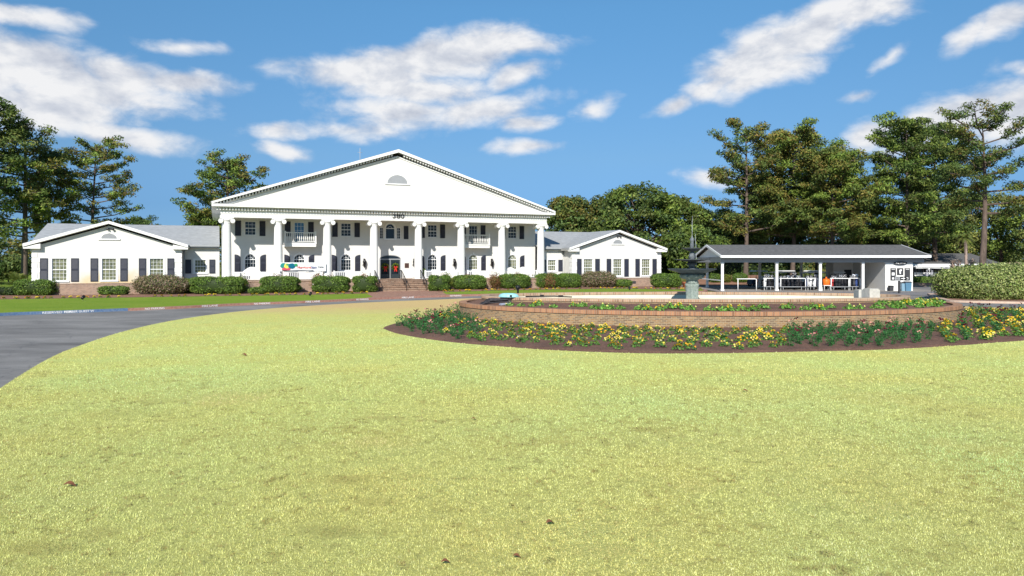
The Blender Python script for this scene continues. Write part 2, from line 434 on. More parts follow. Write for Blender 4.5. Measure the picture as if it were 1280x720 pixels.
def mulch_mat(name, a, b_, c_):
    m = bpy.data.materials.new(name); nt, b = nodes(m)
    tc = nt.nodes.new('ShaderNodeTexCoord'); v = tc.outputs['Object']
    c = ramp(nt, noise(nt, v, 14, 8, .8), [(.3, a), (.5, b_), (.72, c_)])
    c = mix(nt, 1.0, c, ramp(nt, noise(nt, v, 1.2, 3), [(.35, (.8,) * 3), (.65, (1.15,) * 3)]), 'MULTIPLY')
    nt.links.new(c, b.inputs['Base Color']); b.inputs['Roughness'].default_value = .95
    bp = nt.nodes.new('ShaderNodeBump'); bp.inputs['Strength'].default_value = 1; bp.inputs['Distance'].default_value = .06
    nt.links.new(noise(nt, v, 18, 8, .75), bp.inputs['Height']); nt.links.new(bp.outputs[0], b.inputs['Normal'])
    return m
MULCHM = mulch_mat('mulch', (.07, .032, .02), (.17, .085, .055), (.30, .18, .12))
MULCHR = mulch_mat('red_mulch', (.14, .07, .04), (.26, .13, .08), (.36, .22, .14))

sheet('ground', [(-1200, -300), (1200, -300), (1200, 1800), (-1200, 1800)], -.03, FIELD)
sheet('road', [(-60, -12), (75, -12), (75, 66), (40, 73.5), (-60, 73.5)], -.004, ASPH)
kerbpx = [(-260, 409), (-120, 401.5), (0, 395), (60, 392.5), (160, 388.6), (230, 385.6), (300, 382), (400, 378), (490, 373.8), (560, 371.2), (640, 368.8)]
kerb_l = smooth([G(*p) for p in kerbpx] + [(8, 68.5), (16, 70.3), (19.5, 73), (20, 80)], 5)
strip = kerb_l + [(20, 150), (-110, 150), (-110, 30)]
sheet('front_lawn', ccw(strip), .13, GREENM)
islandpx = [(-70, 535), (0, 487), (60, 450), (100, 433), (150, 416.5), (200, 404.5), (250, 396), (300, 389.8), (350, 385.3), (400, 382), (467, 378.3), (540, 375.3), (600, 373.3)]
island = smooth([(-13.5, -6), (-13.8, 5)] + [G(*p) for p in islandpx] + [(6, 60.8), (16, 59.2), (25, 54), (32.8, 46.9), (40, 36), (43, 24), (42, 10), (38, -6)], 6)
lawn = sheet('lawn', ccw(island), .035, LAWNM, skirt=.05)

# kerb with painted stretches
def ribbon(path, w, h, z0, mats, midx, name):
    b = MB(); n = len(path)
    def nrm(i):
        a = Vector(path[max(i - 1, 0)]); c = Vector(path[min(i + 1, n - 1)]); d = (c - a).normalized(); return Vector((-d.y, d.x))
    L = [Vector(p) for p in path]; R = [Vector(p) + nrm(i) * w for i, p in enumerate(path)]
    for i in range(n - 1):
        m = midx(path[i])
        for a, c in (((L[i], z0 - .1), (L[i], z0 + h)), ((L[i], z0 + h), (R[i], z0 + h)), ((R[i], z0 + h), (R[i], z0 - .1))):
            j = i + 1
            a2 = (L[j] if a[0] is L[i] else R[j], a[1]); c2 = (L[j] if c[0] is L[i] else R[j], c[1])
            b.face([(*a[0], a[1]), (*a2[0], a2[1]), (*c2[0], c2[1]), (*c[0], c[1])], m)
    return b.build(name, mats)
BLUEP = mat('blue_kerb_paint', (.05, .12, .25), .8, col2=(.18, .24, .33), vscale=9)
REDP = mat('red_kerb_paint', (.30, .12, .085), .8, col2=(.42, .25, .19), vscale=7)
TANK = mat('tan_kerb_brick', (.50, .34, .25), .8, col2=(.58, .45, .35), vscale=6)
bluex = G(160, 388.6)[0]
kerb = ribbon(kerb_l, .32, .155, 0, [BLUEP, REDP, TANK], lambda p: 0 if p[0] < bluex else 1, 'kerb'); tag(kerb, kind='structure')
def on_kerb(px, s, width, dz=.085):
    best = None
    for i in range(len(kerb_l) - 1):
        a, b = kerb_l[i], kerb_l[i + 1]
        for t in np.linspace(0, 1, 12):
            x = a[0] + (b[0] - a[0]) * t; y = a[1] + (b[1] - a[1]) * t; e = abs(x / y * F + 640 - px)
            if best is None or e < best[0]: best = (e, x, y, atan2(b[1] - a[1], b[0] - a[0]))
    _, x, y, an = best
    M = Matrix.Translation((x + sin(an) * .012, y - cos(an) * .012, dz)) @ Matrix.Rotation(an, 4, 'Z') @ UPR
    text_mesh('lettering', s, width, .125, TRIM, kerb, M)
on_kerb(72, 'RESERVED FOR', 1.5); on_kerb(99, 'MEMBER GUEST W', 1.55)
for px, s in ((194, 'NO PARKING'), (262, 'FIRE LANE'), (328, 'NO PARKING'), (391, 'FIRE LANE'), (453, 'NO PARKING'), (510, 'FIRE LANE'), (569, 'NO PARKING')): on_kerb(px, s, 1.15)
# right hedge island
hk = smooth([(38, 67), (35.4, 61.5), (33.6, 57.5), (33.0, 55.2), (34.5, 53.7), (38, 52.5), (44, 51), (55, 49), (70, 47)], 5)
sheet('mulch_bed', ccw(hk + [(75, 60), (50, 68)]), .12, MULCHR)
k2 = ribbon(hk, .45, .14, 0, [TANK], lambda p: 0, 'kerb'); tag(k2, kind='structure')
text_mesh('lettering', 'FIRE LANE', 1.3, .1, TRIM, k2, Matrix.Translation((34.95, 53.72, .155)) @ Matrix.Rotation(radians(-22), 4, 'Z'))

# ------------------------------------------------------------------ building frame
TH = radians(22.0); O = (-11.77, 74.53)
def BW(lx, ly): return (O[0] + lx * cos(TH) - ly * sin(TH), O[1] + lx * sin(TH) + ly * cos(TH))

# plaza in front of the steps, mulch bed along the building
pl = [BW(-3.6, -2.2), BW(-5.2, -5.5)]
kf = [p for p in kerb_l if 452 < p[0] / p[1] * F + 640 < 612]; kf = [(p[0] - .2, p[1] + .27) for p in kf]
plaza = [BW(-3.4, -2.0), BW(-4.0, -3.6), G(466, 370.8, .14)] + kf + [G(558, 367.8, .14), BW(3.6, -3.4), BW(3.4, -2.0)]
sheet('plaza', ccw(plaza), .138, PAVB)
m1 = smooth([G(-60, 375.4, .13), G(0, 374.2, .13), G(60, 373.3, .13), G(120, 372.4, .13), G(240, 370.6, .13), G(330, 369.4, .13), G(400, 368.2, .13), G(458, 366.9, .13)], 4)
sheet('mulch_bed', ccw(m1 + [BW(-3.4, -1.9), BW(-3.4, 2.5), BW(-42, 2.5)]), .139, MULCHR)
m2 = smooth([G(548, 365.3, .13), G(600, 363.9, .13), G(640, 362.8, .13), G(700, 361.9, .13), G(770, 360.9, .13), G(800, 361.3, .13), G(850, 362, .13), G(880, 361.5, .13)], 4)
sheet('mulch_bed', ccw(m2 + [(20, 84), BW(34, 2.5), BW(3.4, 2.5), BW(3.4, -1.9)]), .139, MULCHR)

CH = empty('clubhouse', (*O, 0), TH, 'white two storey clubhouse with eight tall columns, broad pediment numbered 380 and low gabled wings', 'building')

def wall(mb, x0, x1, z0, z1, y, holes, dep=.14, m=0):
    """front wall in plane y with recessed openings; holes=(cx,w,za,zb,arch)"""
    xs = sorted({x0, x1, *[h[0] - h[1] / 2 for h in holes], *[h[0] + h[1] / 2 for h in holes]})
    zs = sorted({z0, z1, *[h[2] for h in holes], *[h[3] for h in holes]})
    for i in range(len(xs) - 1):
        for j in range(len(zs) - 1):
            a, b, c, d = xs[i], xs[i + 1], zs[j], zs[j + 1]; cx, cz = (a + b) / 2, (c + d) / 2
            if any(abs(cx - h[0]) < h[1] / 2 and h[2] < cz < h[3] for h in holes): continue
            mb.face([(a, y, c), (b, y, c), (b, y, d), (a, y, d)], m)
    for (cx, w, za, zb, arch) in holes:
        a, b = cx - w / 2, cx + w / 2
        if arch:
            r = arch; zc = zb - r; seg = 10
            arc = [(cx + w / 2 * cos(pi * k / seg), zc + r * sin(pi * k / seg)) for k in range(seg + 1)]
            for k in range(seg):
                p, q = arc[k], arc[k + 1]; X = b if k < seg / 2 else a
                mb.face([(p[0], y, p[1]), (X, y, zb), (q[0], y, q[1])], m)
            mb.face([(cx, y, zb), (b, y, zb), (cx, y, zb)][:3], m) if False else None
            for k in range(seg):
                p, q = arc[k], arc[k + 1]; mb.face([(p[0], y, p[1]), (p[0], y + dep, p[1]), (q[0], y + dep, q[1]), (q[0], y, q[1])], m)
            top = zc
        else:
            mb.face([(a, y, zb), (b, y, zb), (b, y + dep, zb), (a, y + dep, zb)], m); top = zb
        mb.face([(a, y, za), (a, y + dep, za), (a, y + dep, top), (a, y, top)], m)
        mb.face([(b, y, za), (b, y, top), (b, y + dep, top), (b, y + dep, za)], m)
        mb.face([(a, y, za), (b, y, za), (b, y + dep, za), (a, y + dep, za)], m)

def arcpts(cx, w, zc, r, seg=12): return [(cx + w / 2 * cos(pi * k / seg), zc + r * sin(pi * k / seg)) for k in range(seg + 1)]
def window(parent, cx, y, w, za, zb, arch=0, nx=3, ny=4, glass=None, dep=.14, sash=True, trim=True, name='window'):
    b = MB(); t = .055; yy = y + dep - .075
    zt = zb - arch
    b.box(cx - w / 2, cx - w / 2 + t, yy, yy + .06, za, zt); b.box(cx + w / 2 - t, cx + w / 2, yy, yy + .06, za, zt)
    b.box(cx - w / 2 + t, cx + w / 2 - t, yy, yy + .06, za, za + t)
    if arch:
        o_ = arcpts(cx, w, zt, arch); i_ = arcpts(cx, w - 2 * t, zt, arch - t)
        for k in range(len(o_) - 1): b.prism([o_[k], o_[k + 1], i_[k + 1], i_[k]], yy, yy + .06)
        b.box(cx - w / 2 + t, cx + w / 2 - t, yy - .01, yy + .05, zt - t * .8, zt + t * .5)
    else:
        b.box(cx - w / 2 + t, cx + w / 2 - t, yy, yy + .06, zb - t, zb)
        if sash: b.box(cx - w / 2 + t, cx + w / 2 - t, yy - .012, yy + .045, (za + zb) / 2 - .035, (za + zb) / 2 + .035)
    if trim:
        tt = .11; pz = .025
        b.box(cx - w / 2 - tt, cx - w / 2, y - pz, y - .003, za, zt); b.box(cx + w / 2, cx + w / 2 + tt, y - pz, y - .003, za, zt)
        if arch:
            o_ = arcpts(cx, w + 2 * tt, zt, arch + tt); i_ = arcpts(cx, w, zt, arch)
            for k in range(len(o_) - 1): b.prism([o_[k], o_[k + 1], i_[k + 1], i_[k]], y - pz, y - .003)
            b.prism([(cx - .06, zb + .03), (cx + .06, zb + .03), (cx + .09, zb + .24), (cx - .09, zb + .24)], y - .06, y - .026)
        else: b.box(cx - w / 2 - tt, cx + w / 2 + tt, y - pz, y - .003, zb, zb + tt)
        b.box(cx - w / 2 - tt - .05, cx + w / 2 + tt + .05, y - .09, y - .003, za - .1, za - .002)
    o = b.build(name, TRIM, parent)
    m = MB(); s = .021
    for k in range(1, nx):
        x = cx - w / 2 + w * k / nx
        top = zt + (arch * sqrt(max(0, 1 - ((x - cx) / (w / 2)) ** 2)) if arch else 0) - t * .5
        m.box(x - s / 2, x + s / 2, yy + .02, yy + .045, za + t, top)
    zz = zt if arch else zb
    for k in range(1, ny):
        z = za + (zz - za) * k / ny
        if not arch and sash and abs(z - (za + zb) / 2) < .04: continue
        m.box(cx - w / 2 + t, cx + w / 2 - t, yy + .022, yy + .043, z - s / 2, z + s / 2)
    if arch:
        i_ = arcpts(cx, w * .45, zt, arch * .45, 8); j_ = arcpts(cx, w * .45 - .05, zt, arch * .45 - .03, 8)
        for k in range(8): m.prism([i_[k], i_[k + 1], j_[k + 1], j_[k]], yy + .024, yy + .041)
    m.build('muntin', TRIM, o)
    g = MB()
    if arch: g.prism([(cx - w / 2, za), (cx + w / 2, za)] + arcpts(cx, w, zt, arch), yy + .05, yy + .06)
    else: g.box(cx - w / 2, cx + w / 2, yy + .05, yy + .06, za, zb)
    g.build('pane', glass or GLASS, o)
    return o

SH = {}
def shutter(parent, cx, y, w, za, zb, arch=0):
    """arch=+1: tall edge at +x, -1: tall edge at -x"""
    key = (round(w, 2), round(zb - za, 2), arch); h = zb - za
    if key not in SH:
        b = MB()
        if arch:
            rr = .32; pts = [(-w / 2, 0), (w / 2, 0)]
            cur = [(w / 2 - w * sin(pi / 2 * k / 8), h - rr * (1 - cos(pi / 2 * k / 8))) for k in range(9)]
            pts += cur
            if arch < 0: pts = [(-u, v) for u, v in reversed(pts)]
            b.prism(pts, -.045, -.004)
            hi = h - .38
        else:
            b.box(-w / 2, w / 2, -.03, -.004, 0, h); hi = h - .07
            b.box(-w / 2, -w / 2 + .06, -.055, -.031, 0, h); b.box(w / 2 - .06, w / 2, -.055, -.031, 0, h)
        for z in (0, h / 2 - .04, hi - .001): b.box(-w / 2 + .061, w / 2 - .061, -.056, -.046 if arch else -.031, z, z + .07)
        z = .09
        while z < hi - .05:
            if abs(z - h / 2) > .07:
                b.face([(-w / 2 + .065, -.047, z), (w / 2 - .065, -.047, z), (w / 2 - .065, -.062 if arch else -.035, z + .045), (-w / 2 + .065, -.062 if arch else -.035, z + .045)])
            z += .055
        SH[key] = b.build('shutter', SHUT, parent); o = SH[key]
    else:
        o = SH[key].copy(); COL.objects.link(o); o.parent = parent
    o.location = (cx, y, za); return o

STAINED = STUCCO.copy(); STAINED.name = 'stained_white_wall'
_nt = STAINED.node_tree; _b = next(n for n in _nt.nodes if n.type == 'BSDF_PRINCIPLED')
_tc = _nt.nodes.new('ShaderNodeTexCoord'); _sp = _nt.nodes.new('ShaderNodeSeparateXYZ'); _nt.links.new(_tc.outputs['Object'], _sp.inputs[0])
_n = noise(_nt, _tc.outputs['Object'], .7, 5, .6)
_zz = maprange(_nt, mth(_nt, 'ADD', _sp.outputs[2], mth(_nt, 'MULTIPLY', _n, -2.2)), -.1, 1.3, .95, 0, True)
_xx = mth(_nt, 'MULTIPLY', maprange(_nt, _sp.outputs[0], -29.5, -27.5, 0, 1, True), maprange(_nt, _sp.outputs[0], -23.5, -21.5, 1, 0, True))
_src = _b.inputs['Base Color'].links[0].from_socket
_nt.links.new(mix(_nt, mth(_nt, 'MULTIPLY', _zz, _xx), _src, (.66, .50, .27)), _b.inputs['Base Color'])
# -- main block -----------------------------------------------------
PF = 1.24; FY = 2.85; HW = 16.7; ZC = 7.16
bays = [(-16.1 + 4.6 * (k + .5)) for k in range(7)]
fac = [bays[0] - .1, bays[1] - .05, bays[2], bays[3], bays[4], bays[5] + .05, bays[6] + .1]
holes = []
for k in (0, 2, 4, 6): holes.append((fac[k], 1.04, 5.62, 6.98, 0))
for k in (1, 5): holes.append((fac[k], 1.0, 4.95, 6.98, 0))
holes += [(0, 1.0, 5.40, 7.02, .5), (-.92, .42, 5.40, 6.62, 0), (.92, .42, 5.40, 6.62, 0)]
for k in (0, 1, 2, 4, 5, 6): holes.append((fac[k], 1.06, 2.1, 3.76, .52))
holes.append((0, 2.3, PF, 3.72, .42))
b = MB(); wall(b, -16.42, HW, PF - .02, 8.0, FY, holes)
b.box(-16.42, -HW + .58, FY + .01, 24, -.1, 8.2); b.box(HW - .3, HW, FY + .01, 24, -.1, 8.2); b.box(-HW + .3, HW - .3, 23.7, 24, -.1, 8.2)
b.box(-HW + .3, HW - .3, FY + .3, FY + .4, 0, 8.0)
b.build('wall', STUCCO, CH)
for k in (0, 2, 4, 6): window(CH, fac[k], FY, 1.04, 5.62, 6.98, nx=3, ny=4, trim=False)
for k, g in ((1, GLASSB), (5, GLASS)): window(CH, fac[k], FY, 1.0, 4.95, 6.98, nx=3, ny=5, glass=g, trim=False)
for k in (0, 1, 2, 4, 5, 6):
    for s in (-1, 1): shutter(CH, fac[k] + s * 1.13, FY, .55, 5.55, 7.03)
for s in (-1, 1): shutter(CH, s * 1.7, FY, .5, 5.40, 6.8)
window(CH, 0, FY, 1.0, 5.4, 7.02, .5, nx=1, ny=1, trim=True); window(CH, -.92, FY, .42, 5.4, 6.62, nx=2, ny=4, sash=False, trim=False); window(CH, .92, FY, .42, 5.4, 6.62, nx=2, ny=4, sash=False, trim=False)
for k in (0, 1, 2, 4, 5, 6):
    window(CH, fac[k], FY, 1.06, 2.1, 3.76, .52, nx=4, ny=3, glass=GLASSC if k in (5, 6) else GLASS)
    for s in (-1, 1): shutter(CH, fac[k] + s * 1.18, FY, .55, 2.0, 3.72, s)
# door
b = MB(); y = FY + .05
b.box(-1.15, 1.15, y - .02, y + .06, 3.22, 3.32); b.box(-1.15, -1.05, y - .02, y + .06, PF, 3.22); b.box(1.05, 1.15, y - .02, y + .06, PF, 3.22); b.box(-.03, .03, y - .02, y + .06, PF, 3.22)
o_ = arcpts(0, 2.3, 3.3, .42); i_ = arcpts(0, 2.16, 3.3, .35)
for k in range(12): b.prism([o_[k], o_[k + 1], i_[k + 1], i_[k]], y - .02, y + .05)
df = b.build('door_frame', GREY, CH)
g = MB(); g.prism(arcpts(0, 2.2, 3.32, .36), y + .02, y + .04); g.build('transom', GLASS, df)
DOORG = mat('door_green', (.025, .035, .04), .35, spec=.5)
for s in (-1, 1):
    b = MB(); x0, x1 = (.04, 1.04) if s > 0 else (-1.04, -.04)
    b.box(x0, x0 + .14, y, y + .05, PF + .02, 3.2); b.box(x1 - .14, x1, y, y + .05, PF + .02, 3.2)
    b.box(x0 + .14, x1 - .14, y, y + .05, PF + .02, PF + .45); b.box(x0 + .14, x1 - .14, y, y + .05, 3.05, 3.2)
    d = b.build('door', DOORG, CH)
    g = MB(); g.box(x0 + .14, x1 - .14, y + .02, y + .03, PF + .45, 3.05); g.build('pane', GLASS, d)
    h = MB(); xx = .12 * s; h.tube([(xx, y - .03, PF + .95), (xx, y - .06, PF + 1.0), (xx, y - .06, PF + 1.3), (xx, y - .03, PF + 1.35)], .015, 6); h.build('handle', mat('brass', (.6, .5, .3), .3, metal=.9), d)
# porch
b = MB(); b.box(-HW - .2, HW + .2, -.75, FY + .1, -.1, PF - .12); b.build('porch_base', BRICKB, CH)
b = MB(); b.box(-HW - .26, HW + .26, -.81, FY, PF - .12, PF); b.build('porch_floor', STEPB, CH)
b = MB(); b.box(-HW, HW, -.3, FY, 7.22, 7.3); b.build('porch_ceiling', WHITE, CH)
# steps
b = MB()
for k in range(6):
    z1 = PF - .045 - .177 * (k + 1); y0 = -.81 - .34 * (k + 1); hw = 2.35 + .2 * (k + 1)
    b.box(-hw, hw, y0, y0 + .34 if k else -.811, -.05, z1)
    b.box(-hw - .03, hw + .03, y0 - .06, y0 + .31, z1 + .001, z1 + .045, 1)
b.box(-2.45, 2.45, -.88, -.5, PF + .001, PF + .012, 1)
b.build('steps', [brick_mat('shaded_riser_brick', .215, .12, (.22, .11, .07), (.30, .16, .10), (.18, .10, .07), (.30, .22, .17), .012), STEPB], CH)  # riser shade against sunlit treads is put into the darker brick colour
def rail_black(x, name='handrail'):
    b = MB()
    top = [(x, .0, PF + .9), (x, -.75, PF + .9), (x, -2.9, PF - .1), (x, -3.15, PF - .12), (x, -3.2, PF - .25)]
    b.tube(top, .035, 6)
    for yy in (-.1, -.75, -1.8, -2.9):
        zf = PF if yy > -.8 else PF - .177 * ((-yy - .81) / .34); zt = PF + .9 if yy > -.76 else PF + .9 - (-yy - .75) * .465
        b.tube([(x, yy, zf - .1), (x, yy, zt)], .03, 6)
    for k in range(14):
        yy = -.2 - k * .19; zf = PF + .1 if yy > -.8 else PF + .12 - .52 * (-yy - .81); zt = PF + .9 if yy > -.76 else PF + .9 - (-yy - .75) * .465
        b.tube([(x, yy, zf), (x, yy, zt)], .011, 5)
    b.build(name, BLACK, CH)
for x in (-2.35, .35, 2.35): rail_black(x)
# columns
def column():
    b = MB()
    prof = [(.42, 0), (.42, .3), (.415, 1.2), (.405, 2.2), (.385, 3.5), (.36, 4.6), (.35, 4.95)]
    b.lathe(prof, (0, 0, .28), 28)
    sh_ = shade_auto(b.build('column', WHITE, CH), 50)
    c = MB(); c.box(-.5, .5, -.5, .5, 0, .13)
    c.lathe([(.47, .131), (.52, .17), (.52, .2), (.46, .235), (.49, .25), (.47, .28), (.42, .285)], (0, 0, 0), 28); shade_auto(c.build('base', WHITE, sh_), 50)
    k = MB(); zb = 5.23
    k.lathe([(.36, -.06), (.39, -.04), (.36, -.01), (.37, .06), (.5, .2), (.47, .26)], (0, 0, zb), 24)
    k.box(-.56, .56, -.46, .46, zb + .25, zb + .38); k.box(-.6, .6, -.5, .5, zb + .381, zb + .45)
    for sx in (-1, 1):
        k.tube([(sx * .52, -.46, zb + .13), (sx * .52, -.3, zb + .13), (sx * .52, 0, zb + .13), (sx * .52, .3, zb + .13), (sx * .52, .46, zb + .13)], [.205, .19, .13, .19, .205], 16)
        for yy, d in ((-.46, -.02), (.46, .02)):
            k.tube([(sx * .52, yy, zb + .13), (sx * .52, yy + d * 1.2, zb + .13)], [.13, .125], 14); k.tube([(sx * .52, yy + d * 1.2, zb + .13), (sx * .52, yy + d * 2.4, zb + .13)], [.06, .055], 12)
    shade_auto(k.build('capital', WHITE, sh_), 35)
    return sh_
c0 = column(); 
for k in range(8):
    c = c0 if k == 0 else copy_tree(c0, CH); c.parent = CH; c.location = (-16.1 + 4.6 * k, 0, PF)
    c.scale = (1, 1, (ZC - PF) / 5.68)
# entablature, cornice, pediment
EX = 16.62
b = MB()
b.box(-EX, EX, -.42, .42, ZC, ZC + .36); b.box(-EX - .04, EX + .04, -.46, .46, ZC + .361, ZC + .42)
b.box(-EX - .0, EX + .0, -.40, .40, ZC + .421, ZC + .86)
for s in (-1, 1):
    b.box(s * EX, s * (EX - .84), .421, FY - .01, ZC, ZC + .36); b.box(s * EX, s * (EX - .8), .47, FY - .01, ZC + .361, ZC + .78)
b.build('entablature', WHITE, CH)
sl_ = .3245; CX = 17.4
b = MB()
b.box(-CX, CX, -1.05, 24.6, 8.12, 8.36); b.box(-CX + .25, CX - .25, -.8, 24.4, 8.04, 8.119)
b.build('cornice', WHITE, CH)
b = MB(); x = -CX + .4
while x < CX - .4: b.box(x, x + .14, -.72, -.403, ZC + .66, 8.03); x += .27
b.build('dentil_band', WHITE, CH)
ZA = 8.36 + CX * sl_
b = MB(); b.prism([(-CX + .5, 8.361), (CX - .5, 8.361), (0, ZA - .28)], -.45, -.2, 'y'); b.prism([(-CX + .5, 8.361), (CX - .5, 8.361), (0, ZA - .28)], 23.9, 24.1, 'y')
b.build('pediment', STUCCO, CH)
b = MB(); e = .30
for s in (-1, 1):
    b.prism([(s * CX, 8.361), (0, ZA), (0, ZA + e), (s * CX, 8.361 + e * .55)], -1.06, -.85)
    b.prism([(s * (CX - 1.5), 8.362), (0, ZA - .44), (0, ZA - .34), (s * (CX - 1.2), 8.362)], -.52, -.451)
    n = 62
    for k in range(2, n - 1):
        x = CX * k / n; z = ZA - x * sl_
        b.prism([(s * x, z - .03), (s * (x + .14), z - .03 - .14 * sl_), (s * (x + .14), z - .19 - .14 * sl_), (s * x, z - .19)], -.84, -.451)
b.build('raking_cornice', WHITE, CH)
b = MB()
for s in (-1, 1):
    b.prism([(s * (CX + .05), 8.362 + e * .3), (0, ZA + .02), (0, ZA + e + .04), (s * (CX + .08), 8.362 + e * .55 + .03)], -.849, 24.7)
b.build('roof', SHINGLE, CH)
def halfvent(cx, y, z, r, hgt):
    b = MB(); o_ = arcpts(cx, 2 * r, z, hgt, 16); i_ = arcpts(cx, 2 * r - .16, z, hgt - .08, 16)
    for k in range(16): b.prism([o_[k], o_[k + 1], i_[k + 1], i_[k]], y - .05, y - .003)
    b.box(cx - r - .15, cx + r + .15, y - .1, y - .003, z - .1, z); b.box(cx - .05, cx + .05, y - .07, y - .051, z + hgt - .06, z + hgt + .12)
    v = b.build('gable_vent', WHITE, CH)
    l = MB(); n = 9
    l.prism(i_, y - .012, y - .004)
    for k in range(n):
        zz = z + (hgt - .1) * k / n; hw = (r - .08) * sqrt(max(0, 1 - ((zz + .05 - z) / (hgt - .08)) ** 2))
        l.face([(cx - hw, y - .045, zz), (cx + hw, y - .045, zz), (cx + hw, y - .014, zz + (hgt - .1) / n), (cx - hw, y - .014, zz + (hgt - .1) / n)])
    l.build('louvre', GREY, v)
halfvent(0, -.45, 10.9, 1.12, .95)
text_mesh('house_number', '380', 1.2, .42, BLACK, CH, Matrix.Translation((.1, -.49, ZC + .46)) @ UPR, .02)
# balconies
for k in (1, 5):
    cx = fac[k]; b = MB(); y0 = FY - 1.15
    b.box(cx - 1.5, cx + 1.5, y0, FY - .004, 4.5, 4.78); b.box(cx - 1.55, cx + 1.55, y0 - .05, FY - .004, 4.781, 4.9)
    bl = b.build('balcony', WHITE, CH)
    r = MB()
    for (xa, ya, xb, yb) in ((cx - 1.45, y0 + .05, cx + 1.45, y0 + .05), (cx - 1.45, y0 + .12, cx - 1.45, FY - .01), (cx + 1.45, y0 + .12, cx + 1.45, FY - .01)):
        r.box(min(xa, xb) - .05, max(xa, xb) + .05, min(ya, yb) - .05, max(ya, yb) + .05 if yb == ya else max(ya, yb), 5.84, 5.94)
        r.box(min(xa, xb) - .04, max(xa, xb) + .04, min(ya, yb) - .04, max(ya, yb) + .04 if yb == ya else max(ya, yb), 5.0, 5.06)
        n = 15 if ya == yb else 5
        for j in range(n + 1):
            t = j / n; x, yy = xa + (xb - xa) * t, ya + (yb - ya) * t
            r.lathe([(.035, 0), (.03, .1), (.055, .3), (.03, .5), (.035, .78)], (x, yy, 5.06), 8)
    for x in (cx - 1.45, cx + 1.45): r.box(x - .08, x + .08, y0 - .03, y0 + .13, 4.9, 6.05)
    r.build('balustrade', WHITE, bl)
# porch balustrade
def balus(x0, x1, y, closed=False):
    b = MB(); b.box(x0, x1, y - .06, y + .06, PF + .72, PF + .82); b.box(x0, x1, y - .05, y + .05, PF + .08, PF + .15)
    n = max(2, int((x1 - x0) / .2))
    for j in range(n):
        x = x0 + (x1 - x0) * (j + .5) / n; b.box(x - .035, x + .035, y - .035, y + .035, PF + .15, PF + .72)
    for x in (x0, x1): b.box(x - .07, x + .07, y - .07, y + .07, PF, PF + .9)
    b.build('porch_balustrade', WHITE, CH)
for k in range(7):
    if k == 3: continue
    x0 = -16.1 + 4.6 * k + .6; balus(x0, x0 + 3.4, -.45)
# lanterns, plaque
LANT = None
for x in (-2.75, 2.55, (fac[4] + fac[5]) / 2 + .1, (fac[5] + fac[6]) / 2 - .2):
    if LANT is None:
        b = MB(); b.tube([(0, 0, 0), (0, -.12, .05), (0, -.2, .0)], .018, 6); b.lathe([(.03, .3), (.06, .25), (.12, .1), (.13, .05), (.11, .04), (.09, -.2), (.05, -.26), (.02, -.34)], (0, -.2, -.05), 6)
        b.box(-.05, .05, -.02, -.003, -.3, .25)
        for a in range(6): b.tube([(0, -.05, -.2), (.15 * cos(a), -.06, -.35 + .05 * a)], .012, 5)
        LANT = b.build('wall_lantern', BLACK, CH); o = LANT
    else:
        o = LANT.copy(); COL.objects.link(o)
    o.parent = CH; o.location = (x, FY, 2.95); o.scale = (1.5, 1.5, 1.5)
b = MB(); b.box(1.55, 2.0, FY - .04, FY - .004, 2.35, 2.85); b.build('plaque', mat('bronze_plaque', (.09, .05, .04), .5, metal=.3), CH)
b = MB(); b.tube([(-2.6, 6, 12.6), (-2.6, 6, 15.3)], .03, 5); b.tube([(-2.85, 6, 14.8), (-2.35, 6, 14.8)], .02, 5); b.build('antenna', GREY, CH)

